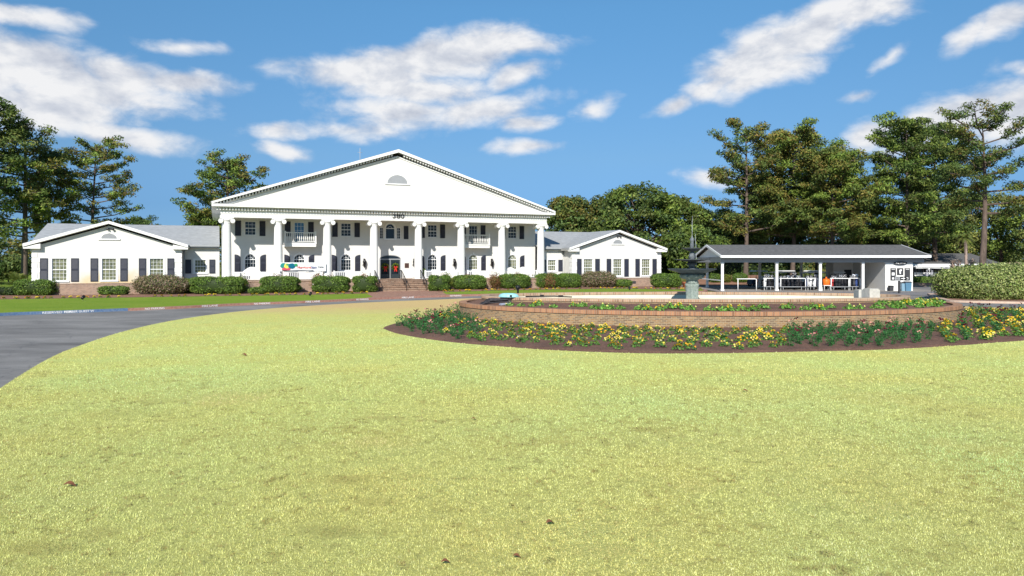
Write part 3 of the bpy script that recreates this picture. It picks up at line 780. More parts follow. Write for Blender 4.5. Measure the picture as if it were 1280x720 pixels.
# -- lateral block and the two gabled wings ------------------------------
LY0, LR, LY1, LZE, LZR = 2.1, 9.4, 16.7, 4.5, 6.62
for s in (-1, 1):
    # hyphen front wall
    a, c = (s * 16.72, s * 20.0) if s > 0 else (s * 20.0, s * 16.72)
    hcx = (a + c) / 2 + (-.05 if s < 0 else .1)
    b = MB(); wall(b, min(a, c), max(a, c), 0, LZE - .05, LY0, [(hcx, 1.0, 1.95, 3.2, 0)])
    b.box(s * 31.4, s * 31.7, 3, LY1, 0, LZE); b.box(min(s * 16.7, s * 31.7), max(s * 16.7, s * 31.7), LY1 - .3, LY1, 0, LZE)
    b.prism([(3.2, LZE - .1), (LR, LZR - .1), (LY1 - .2, LZE - .1)], min(s * 31.4, s * 31.69), max(s * 31.4, s * 31.69), 'x')
    # wing front
    cxw = s * 25.8; x0, x1 = cxw - 5.85, cxw + 5.85
    wx = [cxw - 3.8, cxw, cxw + 3.8]
    wall(b, x0, x1, 1.14, 4.3, 0, [(x, 1.14, 1.36, 3.3, 0) for x in wx])
    b.face([(x0, 0, 4.3), (x1, 0, 4.3), (cxw, 0, 4.3 + 5.85 * .325)])
    b.box(x0, x0 + .3, .01, 4, 1.14, 4.3); b.box(x1 - .3, x1, .01, 4, 1.14, 4.3); b.box(x0 + .3, x1 - .3, .3, .35, 1.2, 4.3)
    b.build('wing_wall', STAINED if s < 0 else STUCCO, CH)
    b = MB(); b.box(x0 - .03, x1 + .03, -.03, 4, -.1, 1.138)
    b.box(x0 - .05, x1 + .05, -.06, 3.9, 1.06, 1.139)
    b.build('brick_base', BRICKB, CH)
    gm = GLASSC
    for x in wx:
        window(CH, x, 0, 1.14, 1.36, 3.3, nx=4, ny=6, glass=gm)
        for q in (-1, 1): shutter(CH, x + q * 1.16, 0, .58, 1.28, 3.32)
    window(CH, hcx, LY0, 1.0, 1.95, 3.2, nx=4, ny=4, glass=GLASSC, trim=True)
    for q in (-1, 1): shutter(CH, hcx + q * 1.05, LY0, .52, 1.9, 3.22)
    halfvent(cxw, 0, 5.05, .7, .55)
    # quoins
    b = MB()
    for X, d in ((x0, 1), (x1, -1)):
        for j in range(7):
            w = .62 if j % 2 == 0 else .4; z = 1.2 + j * .44
            b.box(X - d * .02, X + d * w, -.03, -.003, z, z + .36); b.box(X - d * .025, X - d * .003, -.03, w, z, z + .36)
    b.build('quoins', WHITE, CH)
    # gable roof: raking boards + shingle planes
    ov = .55; ze = 4.42; hw = 5.85 + ov; za = ze + hw * .325
    b = MB()
    for q in (-1, 1):
        b.prism([(cxw + q * hw, ze - .12), (cxw, za - .12), (cxw, za + .12), (cxw + q * hw, ze + .14)], -.55, -.45)
        b.prism([(cxw + q * (hw - 1.25), ze - .28), (cxw + q * hw, ze - .28), (cxw + q * hw, ze - .121), (cxw + q * (hw - 1.25), ze + .15)], -.449, -.02)
        b.prism([(cxw + q * hw, ze - .14), (cxw, za - .14), (cxw, za - .06), (cxw + q * hw, ze - .06)], -.44, .0)
        b.box(cxw + q * hw, cxw + q * (hw + .02), -.44, 4.5, ze - .14, ze + .1)
    b.build('raking_board', WHITE, CH)
    b = MB()
    for q in (-1, 1):
        b.prism([(cxw + q * (hw + .06), ze - .04), (cxw, za - .01), (cxw, za + .14), (cxw + q * (hw + .06), ze + .14)], -.44, LR)
    b.prism([(LY0 - .45, LZE - .02), (LR, LZR), (LY1 + .5, LZE - .02), (LY1 + .5, LZE + .1), (LR, LZR + .13), (LY0 - .45, LZE + .1)], min(s * 16.71, s * 32.2), max(s * 16.71, s * 32.2), 'x')
    b.build('wing_roof', SHINGLE, CH)
    b = MB(); b.box(a, c, LY0 - .6, LY0 - .451, LZE - .06, LZE + .1); b.box(a, c, LY0 - .45, LY0 - .003, LZE - .18, LZE - .08)
    b.tube([(s * 19.8, LY0 - .1, 0), (s * 19.8, LY0 - .1, LZE - .2)], .05, 6); b.build('gutter', GREY, CH)
    b = MB()
    for q in (-1, 1): b.tube([(cxw + .1 + q * .16, -.05, 5.95), (cxw + .1 + q * .22, -.25, 5.88)], [.07, .1], 8)
    b.box(cxw, cxw + .2, -.08, -.003, 5.88, 6.0); b.build('floodlight', DKGREY, CH)
    if s > 0:
        b = MB(); b.box(cxw + 1.6, cxw + 2.4, -.05, -.031, .45, .75); b.build('vent_grille', DKGREY, CH)
# ------------------------------------------------------------------ small things on the porch
def bench_white(lx, ly, rz=0, w=1.7, label='', H=1.28):
    t = empty('garden_settee', (*BW(lx, ly), PF), TH + rz, label, 'settee', 'white round backed settees on the porch')
    b = MB(); b.box(-w / 2, w / 2, -.3, .25, .42, .48); b.build('seat', WHITE, t)
    b = MB(); pts = [(-w / 2, .5)] + [(-w / 2 + w * k / 12, .78 + (H - .78) * sin(pi * k / 12)) for k in range(13)] + [(w / 2, .5)]
    b.prism(pts, .25, .31); b.build('backrest', WHITE, t)
    for x in (-w / 2 + .05, w / 2 - .05):
        for yy in (-.26, .24): l = MB(); l.tube([(x, yy, 0), (x, yy, .42)], .035, 6); l.build('leg', WHITE, t)
        l = MB(); l.box(x - .04, x + .04, -.3, .25, .66, .72); l.box(x - .03, x + .03, -.28, -.22, .48, .66); l.build('armrest', WHITE, t)
bench_white(-13.85, .75, label='white round-backed settee on the porch in the leftmost bay')
bench_white(-13.0 + 19.1, .8, w=1.3, label='white low round-backed settee beneath the window just right of the entrance', H=1.1)
bench_white(12.9, .7, w=1.3, label='left one of the two white settees in the rightmost porch bay', H=1.15)
bench_white(14.4, .7, w=1.5, label='right one of the two white settees in the rightmost porch bay', H=1.2)
# banner
bx, by, bz, bw, bh = -9.3, -.62, 2.52, 4.4, .84
BN = empty('banner', (*BW(bx, by), 0), TH, 'white vinyl banner with a tropical picture and coloured lettering hung between two columns', 'banner')
b = MB()
for k in range(16):
    x0 = -bw / 2 + bw * k / 16; x1 = x0 + bw / 16; w0, w1 = .03 * sin(k * 1.1), .03 * sin((k + 1) * 1.1)
    b.face([(x0, w0, bz - bh / 2), (x1, w1, bz - bh / 2), (x1, w1, bz + bh / 2), (x0, w0, bz + bh / 2)])
    b.face([(x0, w0 + .01, bz - bh / 2), (x0, w0 + .01, bz + bh / 2), (x1, w1 + .01, bz + bh / 2), (x1, w1 + .01, bz - bh / 2)])
b.build('sheet', mat('banner_vinyl', (.8, .8, .8), .4), BN)
for cx, cz, rx, rz_, c in ((-1.75, .12, .3, .26, (.02, .25, .22)), (-1.45, .1, .25, .25, (.75, .7, .1)), (-1.0, .08, .32, .27, (.0, .12, .2)), (-1.5, -.2, .4, .16, (.6, .08, .12)), (-.62, .18, .15, .13, (.03, .3, .1)), (-1.25, .2, .3, .1, (.03, .3, .15))):
    b = MB(); b.prism([(cx + rx * cos(2 * pi * k / 9) * (1 + .15 * (k % 2)), bz + cz + rz_ * sin(2 * pi * k / 9)) for k in range(9)], -.05 - .004 * (cx + 2), -.046 - .004 * (cx + 2)); b.build('picture', mat('print_%d' % int(cx * 100 + 900), c, .5), BN)
for s, x, w, c in (('Hurricane', .15, 1.25, (.7, .08, .05)), ('Season', 1.05, .5, (.05, .05, .2)), ('Camp', 1.7, .55, (.04, .04, .04))):
    text_mesh('lettering', s, w, .26, mat('ink_' + s.lower(), c, .5), BN, Matrix.Translation((x, -.05, bz - .03)) @ UPR)
b = MB(); b.box(-1.9, 1.0, -.052, -.046, bz - .36, bz - .31); b.build('printed_line', DKGREY, BN)

def leafball(c, r, n, size, tints, m=0, mb=None, flat=1.0, shell=.5, up=.3, aspect=.55):
    d = RN.normal(size=(n, 3)); d /= np.linalg.norm(d, axis=1, keepdims=True)
    rad = (shell + (1 - shell) * RN.random(n)) ** (1 / 1.5)
    P = d * rad[:, None] * np.array([r, r, r * flat]) + np.array(c)
    N = d * .6 + RN.normal(size=(n, 3)) * .6 + np.array([0, 0, up])
    T = np.array(tints)[RN.integers(0, len(tints), n)] * RN.uniform(.75, 1.25, (n, 1))
    mb.leaves(P, N, size * RN.uniform(.7, 1.3, n), T, aspect, m)
for sx, lab in ((-1, 'green wreath with red bow on the left leaf of the entrance door'), (1, 'green wreath with large red bow on the right leaf of the entrance door')):
    lx = .54 * sx; t = empty('wreath', (*BW(lx, FY - .02), PF + 1.25), TH, lab, 'wreath', 'wreaths on the entrance doors')
    b = MB()
    for k in range(18):
        a = 2 * pi * k / 18; leafball((.28 * cos(a), -.02, .28 * sin(a)), .13, 26, .1, [(.05, .14, .02), (.12, .22, .03), (.35, .32, .04)], mb=b)
    b.build('greenery', LEAF, t)
    b = MB(); RED = mat('red_ribbon', (.62, .03, .02), .5)
    for q in (-1, 1):
        b.tube([(0, -.14, -.1), (q * .14, -.2, .02), (q * .2, -.16, -.1), (0, -.15, -.12)], [.03, .07, .06, .03], 8)
        b.prism([(0, -.15), (q * .07, -.16), (q * .16, -.5), (q * .06, -.52)], -.16, -.13)
    b.build('bow', RED, t)
t = empty('potted_shrub', (*BW(2.9, .6), PF), 0, 'leafy green shrub in a pot beside the fifth column by the entrance', 'plant')
b = MB(); b.lathe([(.16, 0), (.2, .3), (.23, .32), (.2, .34)], (0, 0, 0), 14); b.build('pot', DKGREY, t)
b = MB(); leafball((0, 0, .72), .42, 500, .16, [(.05, .13, .02), (.1, .2, .03), (.2, .25, .05)], mb=b, flat=1.1, aspect=.3); b.build('foliage', LEAF, t)

# ------------------------------------------------------------------ hedges and shrubs
HT = {'green': [(.085, .155, .022), (.12, .205, .032), (.17, .24, .045), (.06, .11, .02)],
      'brown': [(.20, .15, .08), (.26, .19, .12), (.09, .13, .035), (.30, .22, .17), (.13, .16, .045)],
      'red': [(.20, .08, .035), (.26, .13, .055), (.13, .07, .025), (.12, .13, .035)],
      'olive': [(.20, .20, .03), (.13, .17, .025), (.09, .13, .02)],
      'pale': [(.30, .34, .10), (.18, .26, .055), (.36, .39, .16), (.10, .15, .04), (.30, .33, .12)],
      'dark': [(.03, .06, .012), (.045, .08, .02), (.07, .10, .02)]}
def hedge(name, x, y, z0, w, d, h, kind, label, cat, group, dens=230, leaf=.115, e=.55, seed=0, gap=.0, rz=0, loose=.05, topk=None, body=.86):
    b = MB(); nu, nv = 28, 14
    def sp(u, v, k=1.0):
        def pw(a, e_): return math.copysign(abs(a) ** e_, a)
        cx = pw(cos(v), e) * pw(cos(u), e); cy = pw(cos(v), e) * pw(sin(u), e); cz = pw(sin(v), e)
        wob = 1 + .05 * sin(3 * u + seed) * cos(2 * v + seed) + .035 * sin(7 * u + 2.3 * seed) + .03 * sin(19 * u + 5 * v + seed) * cos(11 * v + seed)
        return (cx * w / 2 * k * wob, cy * d / 2 * k * wob, h / 2 + cz * h / 2 * k * (1 + .04 * sin(5 * u + seed)))
    base = len(b.v)
    for j in range(nv + 1):
        v = -pi / 2 + pi * j / nv
        for i in range(nu): b.v.append(sp(2 * pi * i / nu, v, body))
    for j in range(nv):
        for i in range(nu):
            i2 = (i + 1) % nu; b.f.append((base + j * nu + i, base + j * nu + i2, base + (j + 1) * nu + i2, base + (j + 1) * nu + i)); b.m.append(0); b.uv.append(None)
    area = 2 * (w * h + d * h) + w * d
    n = int(area * dens); U = RN.uniform(0, 2 * pi, n * 2); V = np.arcsin(RN.uniform(-.98, 1, n * 2))
    P = np.array([sp(u, v, 1.0) for u, v in zip(U, V)]); Q = np.array([sp(u, v, body) for u, v in zip(U, V)])
    # even out by face area: resample
    N = P - np.array([0, 0, h / 2]); N = N / np.array([w * w, d * d, h * h]); N /= np.linalg.norm(N, axis=1, keepdims=True)
    k = RN.random(n * 2)[:, None]; P = P * (1 - k) + Q * k + RN.normal(size=P.shape) * loose * (.4 + .6 * RN.random((n * 2, 1)))
    P[:, 2] = np.maximum(P[:, 2], .02)
    tn = np.array(HT[kind]); T = tn[RN.integers(0, len(tn), n * 2)] * RN.uniform(.6, 1.55, (n * 2, 1))
    if topk is not None:
        tt = np.array(HT[topk]); sel = (P[:, 2] > h * .72) & (RN.random(n * 2) < .6); T[sel] = tt[RN.integers(0, len(tt), sel.sum())]
    b.leaves(P, N + RN.normal(size=P.shape) * .55, leaf * RN.uniform(.7, 1.4, n * 2), T, .6)
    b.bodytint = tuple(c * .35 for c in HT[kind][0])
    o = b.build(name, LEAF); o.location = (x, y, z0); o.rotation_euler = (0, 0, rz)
    return tag(o, label, cat, group)
Hh = 'clipped hedges along the clubhouse front'
# (px centre, width px, base py, top py, depth m, kind, label, name, e)
HL = [(45, 50, 369.5, 349, 1.7, 'green', 'clipped dark green box hedge at the left end of the front bed', 'hedge', .5),
      (6, 34, 369.3, 359, 1.2, 'dark', 'low dark hedge at the left edge beneath the sago palm', 'hedge', .5),
      (89, 14, 367.5, 360.5, .8, 'green', 'tiny clipped round shrub before the left wing brick base', 'shrub', .8),
      (142, 37, 368.7, 357.5, 1.1, 'green', 'low flat clipped shrub under the middle left wing window', 'shrub', .6),
      (200, 70, 368.2, 343.5, 1.7, 'brown', 'loose brownish azalea shrub before the right window of the left wing', 'shrub', .9),
      (234, 22, 367, 348.5, 1.4, 'olive', 'olive shrub between the brownish azalea and the long clipped hedge on the left', 'shrub', .8),
      (272, 68, 367.8, 345.5, 2.0, 'green', 'long clipped hedge in front of the first column', 'hedge', .5),
      (322, 24, 367.8, 359, 1.0, 'green', 'small low ball shrub right of the long clipped hedge', 'shrub', .8),
      (350, 49, 366.3, 345, 1.9, 'green', 'clipped hedge in front of the second column', 'hedge', .55),
      (414, 46, 365.8, 345, 1.9, 'green', 'clipped hedge in front of the third column', 'hedge', .5),
      (456.5, 29, 365.4, 345, 1.8, 'green', 'clipped square hedge immediately left of the entrance steps', 'hedge', .35),
      (549, 27, 363.8, 344, 1.8, 'green', 'clipped square hedge immediately right of the entrance steps', 'hedge', .4),
      (586.5, 43, 361.9, 343.5, 2.0, 'green', 'rounded clipped hedge in front of the sixth column', 'hedge', .6),
      (641.5, 43, 360.9, 342, 2.0, 'green', 'rounded clipped hedge in front of the seventh column', 'hedge', .65),
      (682.5, 37, 360.1, 341.2, 2.0, 'green', 'rounded clipped hedge in front of the eighth column', 'hedge', .65),
      (711, 30, 359.9, 341.4, 2.0, 'green', 'rounded hedge before the inner corner of the right wing', 'hedge', .6),
      (747, 50, 359.2, 339, 1.9, 'brown', 'loose brownish azalea shrub before the left window of the right wing', 'shrub', .9),
      (779, 22, 359, 349, 1.4, 'green', 'small clipped shrub under the middle window of the right wing', 'shrub', .75),
      (833, 38, 359.6, 341.5, 2.0, 'green', 'rounded clipped hedge at the far right corner of the right wing', 'hedge', .6)]
for i, (px, wp, pb, pt, d, kind, lab, nm, e) in enumerate(HL):
    X, Y = G(px, pb, .14); Y += d / 2 * .9; X = PX(px, Y); w = wp / F * Y; h = EYE - .14 - (pt - HOR) * Y / F
    hedge(nm, X, Y, .13, w, d, h, kind, lab, nm, Hh if nm == 'hedge' else 'shrubs along the clubhouse front', e=e, seed=i * 1.7, loose=.12 if kind == 'brown' else .04, rz=0, dens=210 if kind != 'brown' else 110)
# big variegated hedge on the right
hedge('variegated_hedge', 41.2, 58.6, -.45, 13.6, 6.4, 3.25, 'pale', 'large rounded pale variegated hedge right of the drive', 'hedge', None, dens=230, leaf=.15, e=.72, seed=2.2, loose=.16)
hedge('variegated_hedge', 53.5, 59.5, -.4, 13, 6.2, 3.3, 'pale', 'pale variegated hedge at the right edge behind the nearer one', 'hedge', None, dens=110, leaf=.15, e=.6, seed=4.2, loose=.1)
hedge('hedge', *(lambda p: (p[0], p[1]))((PX(1166, 92), 92)), 0, 5.6, 2, 1.15, 'green', 'low bright green hedge before the cart barn', 'hedge', None, dens=90, leaf=.14)
# red-leaved shrubs on the porch edge
for i, (lx, w) in enumerate(((-14.9, 1.5), (-13.0 + 1.4, 1.5), (-8.0, 1.5), (-6.9, 1.3), (-3.6, 1.5), (4.9, 1.5), (7.3, 1.6), (10.2, 1.5), (12.8, 1.3), (16.6, 1.8))):
    x, y = BW(lx, -1.3)
    hedge('nandina_shrub', x, y, .13, w * .82, .8, 1.62 + .08 * (i % 3), 'red' if i % 5 else 'olive', ['olive leaved shrub at the porch edge behind the first gap in the hedges', 'reddish shrub at the porch edge just left of the banner', 'reddish shrub under the right end of the banner', 'reddish shrub right of the banner behind the third hedge', 'reddish shrub just left of the entrance steps', 'olive shrub behind the hedge right of the steps', 'reddish shrub between the two round hedges right of the steps', 'reddish shrub behind the seventh column hedge', 'reddish shrub before the settees at the right of the porch', 'dark reddish shrub at the right porch corner'][i], 'shrub', 'red leaved shrubs along the porch edge', dens=85, leaf=.12, e=1.0, seed=i, loose=.16, body=.4)
# low orange border flowers
def blossom_set(b, pts, cols, r, tilt=.5):
    n = len(pts); P = np.array(pts); N = RN.normal(size=(n, 3)) * .35 + np.array([0, -tilt, .8])
    T = np.array(cols)[RN.integers(0, len(cols), n)] * RN.uniform(.85, 1.1, (n, 1))
    N /= np.linalg.norm(N, axis=1, keepdims=True); R = RN.normal(size=(n, 3)); A = np.cross(N, R); A /= np.linalg.norm(A, axis=1, keepdims=True); B = np.cross(N, A)
    V = np.stack([P + (A * cos(2 * pi * k / 6) + B * sin(2 * pi * k / 6)) * r * (1 if k % 2 else .8) + N * (.012 if k % 2 else 0) for k in range(6)], 1); b.ch.append((V, 0, T))
def make_flower(name, r, h, nl, ls, ltint, nb, cols, br, label, cat, group, tall=False):
    b = MB(); n = nl; a = RN.uniform(0, 2 * pi, n); q = np.sqrt(RN.random(n)); z = RN.random(n)
    if tall:
        st = RN.integers(0, 7, n); sa = st * .9; P = np.stack([r * .7 * np.cos(sa) * (.3 + z * .6) + RN.normal(size=n) * .03, r * .7 * np.sin(sa) * (.3 + z * .6) + RN.normal(size=n) * .03, z * h * (1 - .06 * st)], 1)
        N = np.stack([np.cos(a), np.sin(a), .8 + 0 * a], 1)
    else:
        P = np.stack([r * q * np.cos(a), r * q * np.sin(a), h * (1 - q ** 2) * (.35 + .65 * z) + .01], 1); N = np.stack([np.cos(a) * q, np.sin(a) * q, 1 + 0 * a], 1)
    N = N + RN.normal(size=N.shape) * .45; lt = np.array(ltint); T = lt[RN.integers(0, len(lt), n)] * RN.uniform(.7, 1.3, (n, 1))
    b.leaves(P, N, ls * RN.uniform(.7, 1.3, n), T, .4 if tall else .6)
    o = b.build(name, LEAF); tag(o, label, cat, group)
    c = MB(); pts = []
    for k in range(nb):
        a = random.uniform(0, 2 * pi); q = sqrt(random.random())
        if tall: pts.append((r * .6 * q * cos(a), r * .6 * q * sin(a), h * random.uniform(.88, 1.12)))
        else: pts.append((r * .9 * q * cos(a), r * .9 * q * sin(a) - .02, h * (1 - .7 * q * q) + random.uniform(.01, .05)))
    if pts: blossom_set(c, pts, cols, br); c.build('blossoms', PETAL, o)
    return o
GL = [(.055, .15, .025), (.09, .22, .04), (.14, .28, .05)]
YEL = [(.85, .62, .03), (.8, .5, .02), (.9, .75, .2)]
ORG = [(.85, .38, .03), (.8, .5, .04), (.85, .62, .05)]
WHT = [(.85, .82, .45), (.8, .8, .6), (.85, .7, .1)]
def scatter(src_kinds, pts, zf, smin=.85, smax=1.25, used=set()):
    for (x, y) in pts:
        s = random.choice(src_kinds)
        o = s if s.name not in used else copy_tree(s)
        used.add(s.name); place(o, (x, y, zf(x, y)), random.uniform(0, 6.28), random.uniform(smin, smax))
border = [make_flower('border_flower', .16, .14, 24, .1, GL, 9, c, .05, lab, 'flower', g) for c, lab, g in
          (([(.8, .3, .03), (.75, .45, .04)], 'low orange bedding flower in the edging row along the front lawn', 'orange bedding flowers edging the front bed'), ([(.85, .6, .05)], 'low yellow bedding flower in the edging row along the front lawn', 'yellow bedding flowers edging the front bed'))]
pts = []
for path in (m1[4:], m2):
    for i in range(len(path) - 1):
        (xa, ya), (xb, yb) = path[i], path[i + 1]; L = hypot(xb - xa, yb - ya)
        for k in range(int(L / .62) + 1):
            t = (k + random.random() * .6) / (L / .62 + .3)
            if t > 1 or random.random() < .12: continue
            pts.append((xa + (xb - xa) * t + random.uniform(-.1, .1), ya + (yb - ya) * t + random.uniform(.15, .6)))
scatter(border, pts, lambda x, y: .135)

# ------------------------------------------------------------------ fountain garden
RC = (10.6, 40.8); RA, RB = 13.5, 8.4; PC = (10.12, 40.8); PA, PB = 11.8, 4.4
bedpx = [(478, 411.5), (500, 419), (560, 428.5), (640, 435.5), (700, 439.5), (800, 443), (900, 443), (1000, 441), (1100, 438.5), (1200, 433), (1280, 427)]
bedout = smooth([G(*p) for p in bedpx] + [(27, 31), (31.5, 37), (31.5, 43), (27, 48.5), (18, 52), (8, 51.5), (1, 49)] + [G(585, 387.5), G(545, 394.5), G(505, 402.3), G(484, 408), G(478, 411.5)], 5)
cxb, cyb = 11.5, 40.5
b = MB(); rings = []
for t, z in ((1.0, .03), (.985, .09), (.9, .13), (.8, .15)): rings.append([(cxb + (x - cxb) * t, cyb + (y - cyb) * t, z) for x, y in bedout])
n = len(bedout)
for i in range(3):
    for k in range(n):
        k2 = (k + 1) % n; b.face([rings[i][k], rings[i][k2], rings[i + 1][k2], rings[i + 1][k]])
b.face(rings[3]); bed = b.build('mulch_bed', MULCHM); tag(bed, kind='structure')
def oval(c, a, bb, n=160, p=2.0): return [(c[0] + a * math.copysign(abs(cos(2 * pi * k / n)) ** (2 / p), cos(2 * pi * k / n)), c[1] + bb * math.copysign(abs(sin(2 * pi * k / n)) ** (2 / p), sin(2 * pi * k / n))) for k in range(n)]
def ringwall(mb, c, a, bb, w, z0, z1, cap_inner=True, m=0):
    o_ = oval(c, a, bb); i_ = oval(c, a - w, bb - w); n = len(o_); s = 0
    for k in range(n):
        k2 = (k + 1) % n; L = hypot(o_[k2][0] - o_[k][0], o_[k2][1] - o_[k][1])
        mb.face([(*o_[k], z0), (*o_[k2], z0), (*o_[k2], z1), (*o_[k], z1)], m, [(s, z0 + .02), (s + L, z0 + .02), (s + L, z1 + .02), (s, z1 + .02)])
        mb.face([(*o_[k], z1), (*o_[k2], z1), (*i_[k2], z1), (*i_[k], z1)], m, [(s, .05), (s + L, .05), (s + L, .05 + w), (s, .05 + w)])
        mb.face([(*i_[k], z1), (*i_[k2], z1), (*i_[k2], z0), (*i_[k], z0)], m, [(s, z1), (s + L, z1), (s + L, z0), (s, z0)])
        s += L
    return o_, i_
RW = empty('planter_wall', (0, 0, 0), 0, 'long oval brick retaining wall with an orange brick cap around the fountain', 'wall')
b = MB(); ringwall(b, RC, RA, RB, .3, 0, .655); b.build('brickwork', BRICK, RW)
b = MB(); ringwall(b, RC, RA + .05, RB + .05, .42, .66, .84); b.build('cap', CAPB, RW)
b = MB(); o_ = oval(RC, RA - .33, RB - .33); i_ = oval(PC, PA - .1, PB - .1); n = len(o_)
for k in range(n):
    k2 = (k + 1) % n; mid = [((o_[j][0] + i_[j][0]) / 2, (o_[j][1] + i_[j][1]) / 2) for j in (k, k2)]
    b.face([(*o_[k], .74), (*o_[k2], .74), (*mid[1], .88), (*mid[0], .88)]); b.face([(*mid[0], .88), (*mid[1], .88), (*i_[k2], .97), (*i_[k], .97)])
so_ = b.build('planter_soil', MULCHM); tag(so_, kind='structure')
PW = empty('fountain_pool', (*PC, 0), 0, 'oval fountain pool with brick coping and cream plastered inside', 'pool')
def rel(o): o.location = (-PC[0], -PC[1], 0); return o
b = MB(); ringwall(b, PC, PA, PB, .35, .7, 1.04); rel(b.build('brickwork', BRICK, PW))
b = MB(); ringwall(b, PC, PA + .05, PB + .05, .45, 1.041, 1.19); rel(b.build('coping', COPB, PW))
b = MB(); i_ = oval(PC, PA - .36, PB - .36)
for k in range(len(i_)):
    k2 = (k + 1) % len(i_); b.face([(*i_[k], 1.04), (*i_[k2], 1.04), (*i_[k2], .62), (*i_[k], .62)])
b.face([(*p, .62) for p in i_]); rel(b.build('basin', CREAM, PW))
WAT = mat('water', (.30, .33, .28), .05, spec=.6, bump=.25, bscale=6)
b = MB(); b.face([(*p, .80) for p in oval(PC, PA - .37, PB - .37)]); rel(b.build('water', WAT, PW))

# fountain
FX, FY_ = 10.04, 40.8
FT = empty('tiered_fountain', (FX, FY_, .62), 0, 'tall three tiered bronze fountain on a mottled stone pedestal in the pool', 'fountain')
zz = lambda z: z - .62
b = MB(); pr = [(.42, 0), (.42, .25), (.36, .3), (.34, .5), (.36, 1.05), (.4, 1.15), (.36, 1.22)]
b.lathe(pr, (0, 0, 0), 32, wav=lambda a, z: .07 * sin(6 * a) + .04 * sin(11 * a + 9 * z)); shade_auto(b.build('pedestal', STONEG, FT), 60)
b = MB(); b.lathe([(.3, zz(1.84)), (.34, zz(1.9)), (.28, zz(2.0)), (.38, zz(2.1)), (.62, zz(2.2)), (.66, zz(2.3)), (.5, zz(2.42))], (0, 0, 0), 32, wav=lambda a, z: .07 * sin(12 * a))
for k in range(9):
    a = 2 * pi * k / 9
    for q in range(3): b.tube([(.5 * cos(a), .5 * sin(a), zz(2.12)), (.64 * cos(a + .1 * (q - 1)), .64 * sin(a + .1 * (q - 1)), zz(2.22 + .04 * q)), (.58 * cos(a), .58 * sin(a), zz(2.34))], [.04, .07, .03], 6)
shade_auto(b.build('flower_garland', STONEG, FT), 60)
def bowl(r, z, th, wv, nm='bowl'):
    b = MB(); b.lathe([(.14, zz(z - th)), (r * .45, zz(z - th * .75)), (r * .85, zz(z - th * .3)), (r * 1.0, zz(z - .03)), (r * 1.01, zz(z)), (r * .95, zz(z)), (r * .6, zz(z - th * .25)), (.1, zz(z - th * .4))], (0, 0, 0), 40, wav=lambda a, q: wv * abs(sin(8 * a)))
    return shade_auto(b.build(nm, BRONZE, FT), 50)
bowl(1.30, 2.66, .36, .03); bowl(.93, 3.19, .16, .03); bowl(.56, 3.82, .2, .03)
for z0, z1, r in ((2.5, 2.84, .26), (3.16, 3.36, .16), (3.8, 4.02, .1)):
    b = MB(); b.lathe([(r * .8, zz(z0)), (r, zz(z0 + .1)), (r * .5, zz(z1 - .05)), (r * .3, zz(z1))], (0, 0, 0), 20); shade_auto(b.build('dome', BRONZE, FT))
b = MB(); b.lathe([(.18, zz(2.6)), (.12, zz(2.75)), (.2, zz(2.85)), (.26, zz(2.95)), (.14, zz(3.05)), (.22, zz(3.12))], (0, 0, 0), 20, wav=lambda a, z: .15 * sin(5 * a)); shade_auto(b.build('figure_stem', BRONZE, FT), 60)
b = MB(); b.lathe([(.12, zz(3.15)), (.2, zz(3.3)), (.16, zz(3.5)), (.09, zz(3.62)), (.14, zz(3.72))], (0, 0, 0), 20, wav=lambda a, z: .15 * sin(5 * a + 3 * z)); shade_auto(b.build('figure_stem', BRONZE, FT), 60)
b = MB(); b.lathe([(.1, zz(3.85)), (.13, zz(4.0)), (.09, zz(4.15)), (.15, zz(4.3)), (.06, zz(4.4)), (.025, zz(4.5)), (.012, zz(4.6))], (0, 0, 0), 16, wav=lambda a, z: .12 * sin(4 * a)); shade_auto(b.build('finial', BRONZE, FT), 60)
WJ = bpy.data.materials.new('falling_water'); nt_, bb_ = nodes(WJ); bb_.inputs['Base Color'].default_value = (.85, .9, .95, 1); bb_.inputs['Roughness'].default_value = .2; bb_.inputs['Alpha'].default_value = .42
b = MB(); b.tube([(0, 0, zz(4.6)), (0, 0, zz(5.2)), (.02, 0, zz(5.6))], [.014, .01, .004], 6)
b.build('water_jet', WJ, FT); b = MB()
b.tube([(.15, -.1, zz(4.6)), (.2, -.1, zz(3.6)), (.22, -.1, zz(2.7))], [.008, .012, .008], 4, cap=False)
b.build('falling_water', WJ, FT)

# objects on the coping
def on_pt(px, py, z):
    return G(px, py, z)
x, y = on_pt(638, 371.5, 1.19)
t = empty('pump_cover', (x - .1, y + .15, 1.19), radians(-8), 'pale turquoise plastic cover lying on the left end of the pool coping', 'cover')
TQ = mat('turquoise_plastic', (.3, .6, .62), .4, vary=.2, vscale=4)
b = MB(); b.lathe([(.52, 0), (.52, .05), (.44, .15), (.3, .2), (.06, .21)], (0, 0, 0), 24, sy=.5, wav=lambda a, z: .06 * sin(3 * a) + .04 * sin(7 * a)); shade_auto(b.build('shell', TQ, t), 40)
b = MB(); b.lathe([(.05, .2), (.05, .4), (.12, .45), (.14, .55), (.06, .62)], (.5, 0, 0), 12); b.box(.1, .22, -.28, -.2, .03, .12); b.build('knob', BLACK, t)
b = MB(); b.tube([(x + .8, y + .1, 1.22), (x + 1.7, y - .05, 1.23), (x + 2.3, y - .05, 1.24), (x + 3.2, y - .35, 1.22)], .035, 6); b.box(x + 1.55, x + 1.75, y - .13, y + .05, 1.2, 1.32); b.box(x + 2.5, x + 2.75, y - .25, y - .1, 1.2, 1.3)
tag(b.build('hose', BLACK), 'black hose with couplings lying on the pool coping', 'hose')
SLATE = mat('dark_slate', (.06, .055, .06), .7, vary=.4, vscale=6, bump=.8)
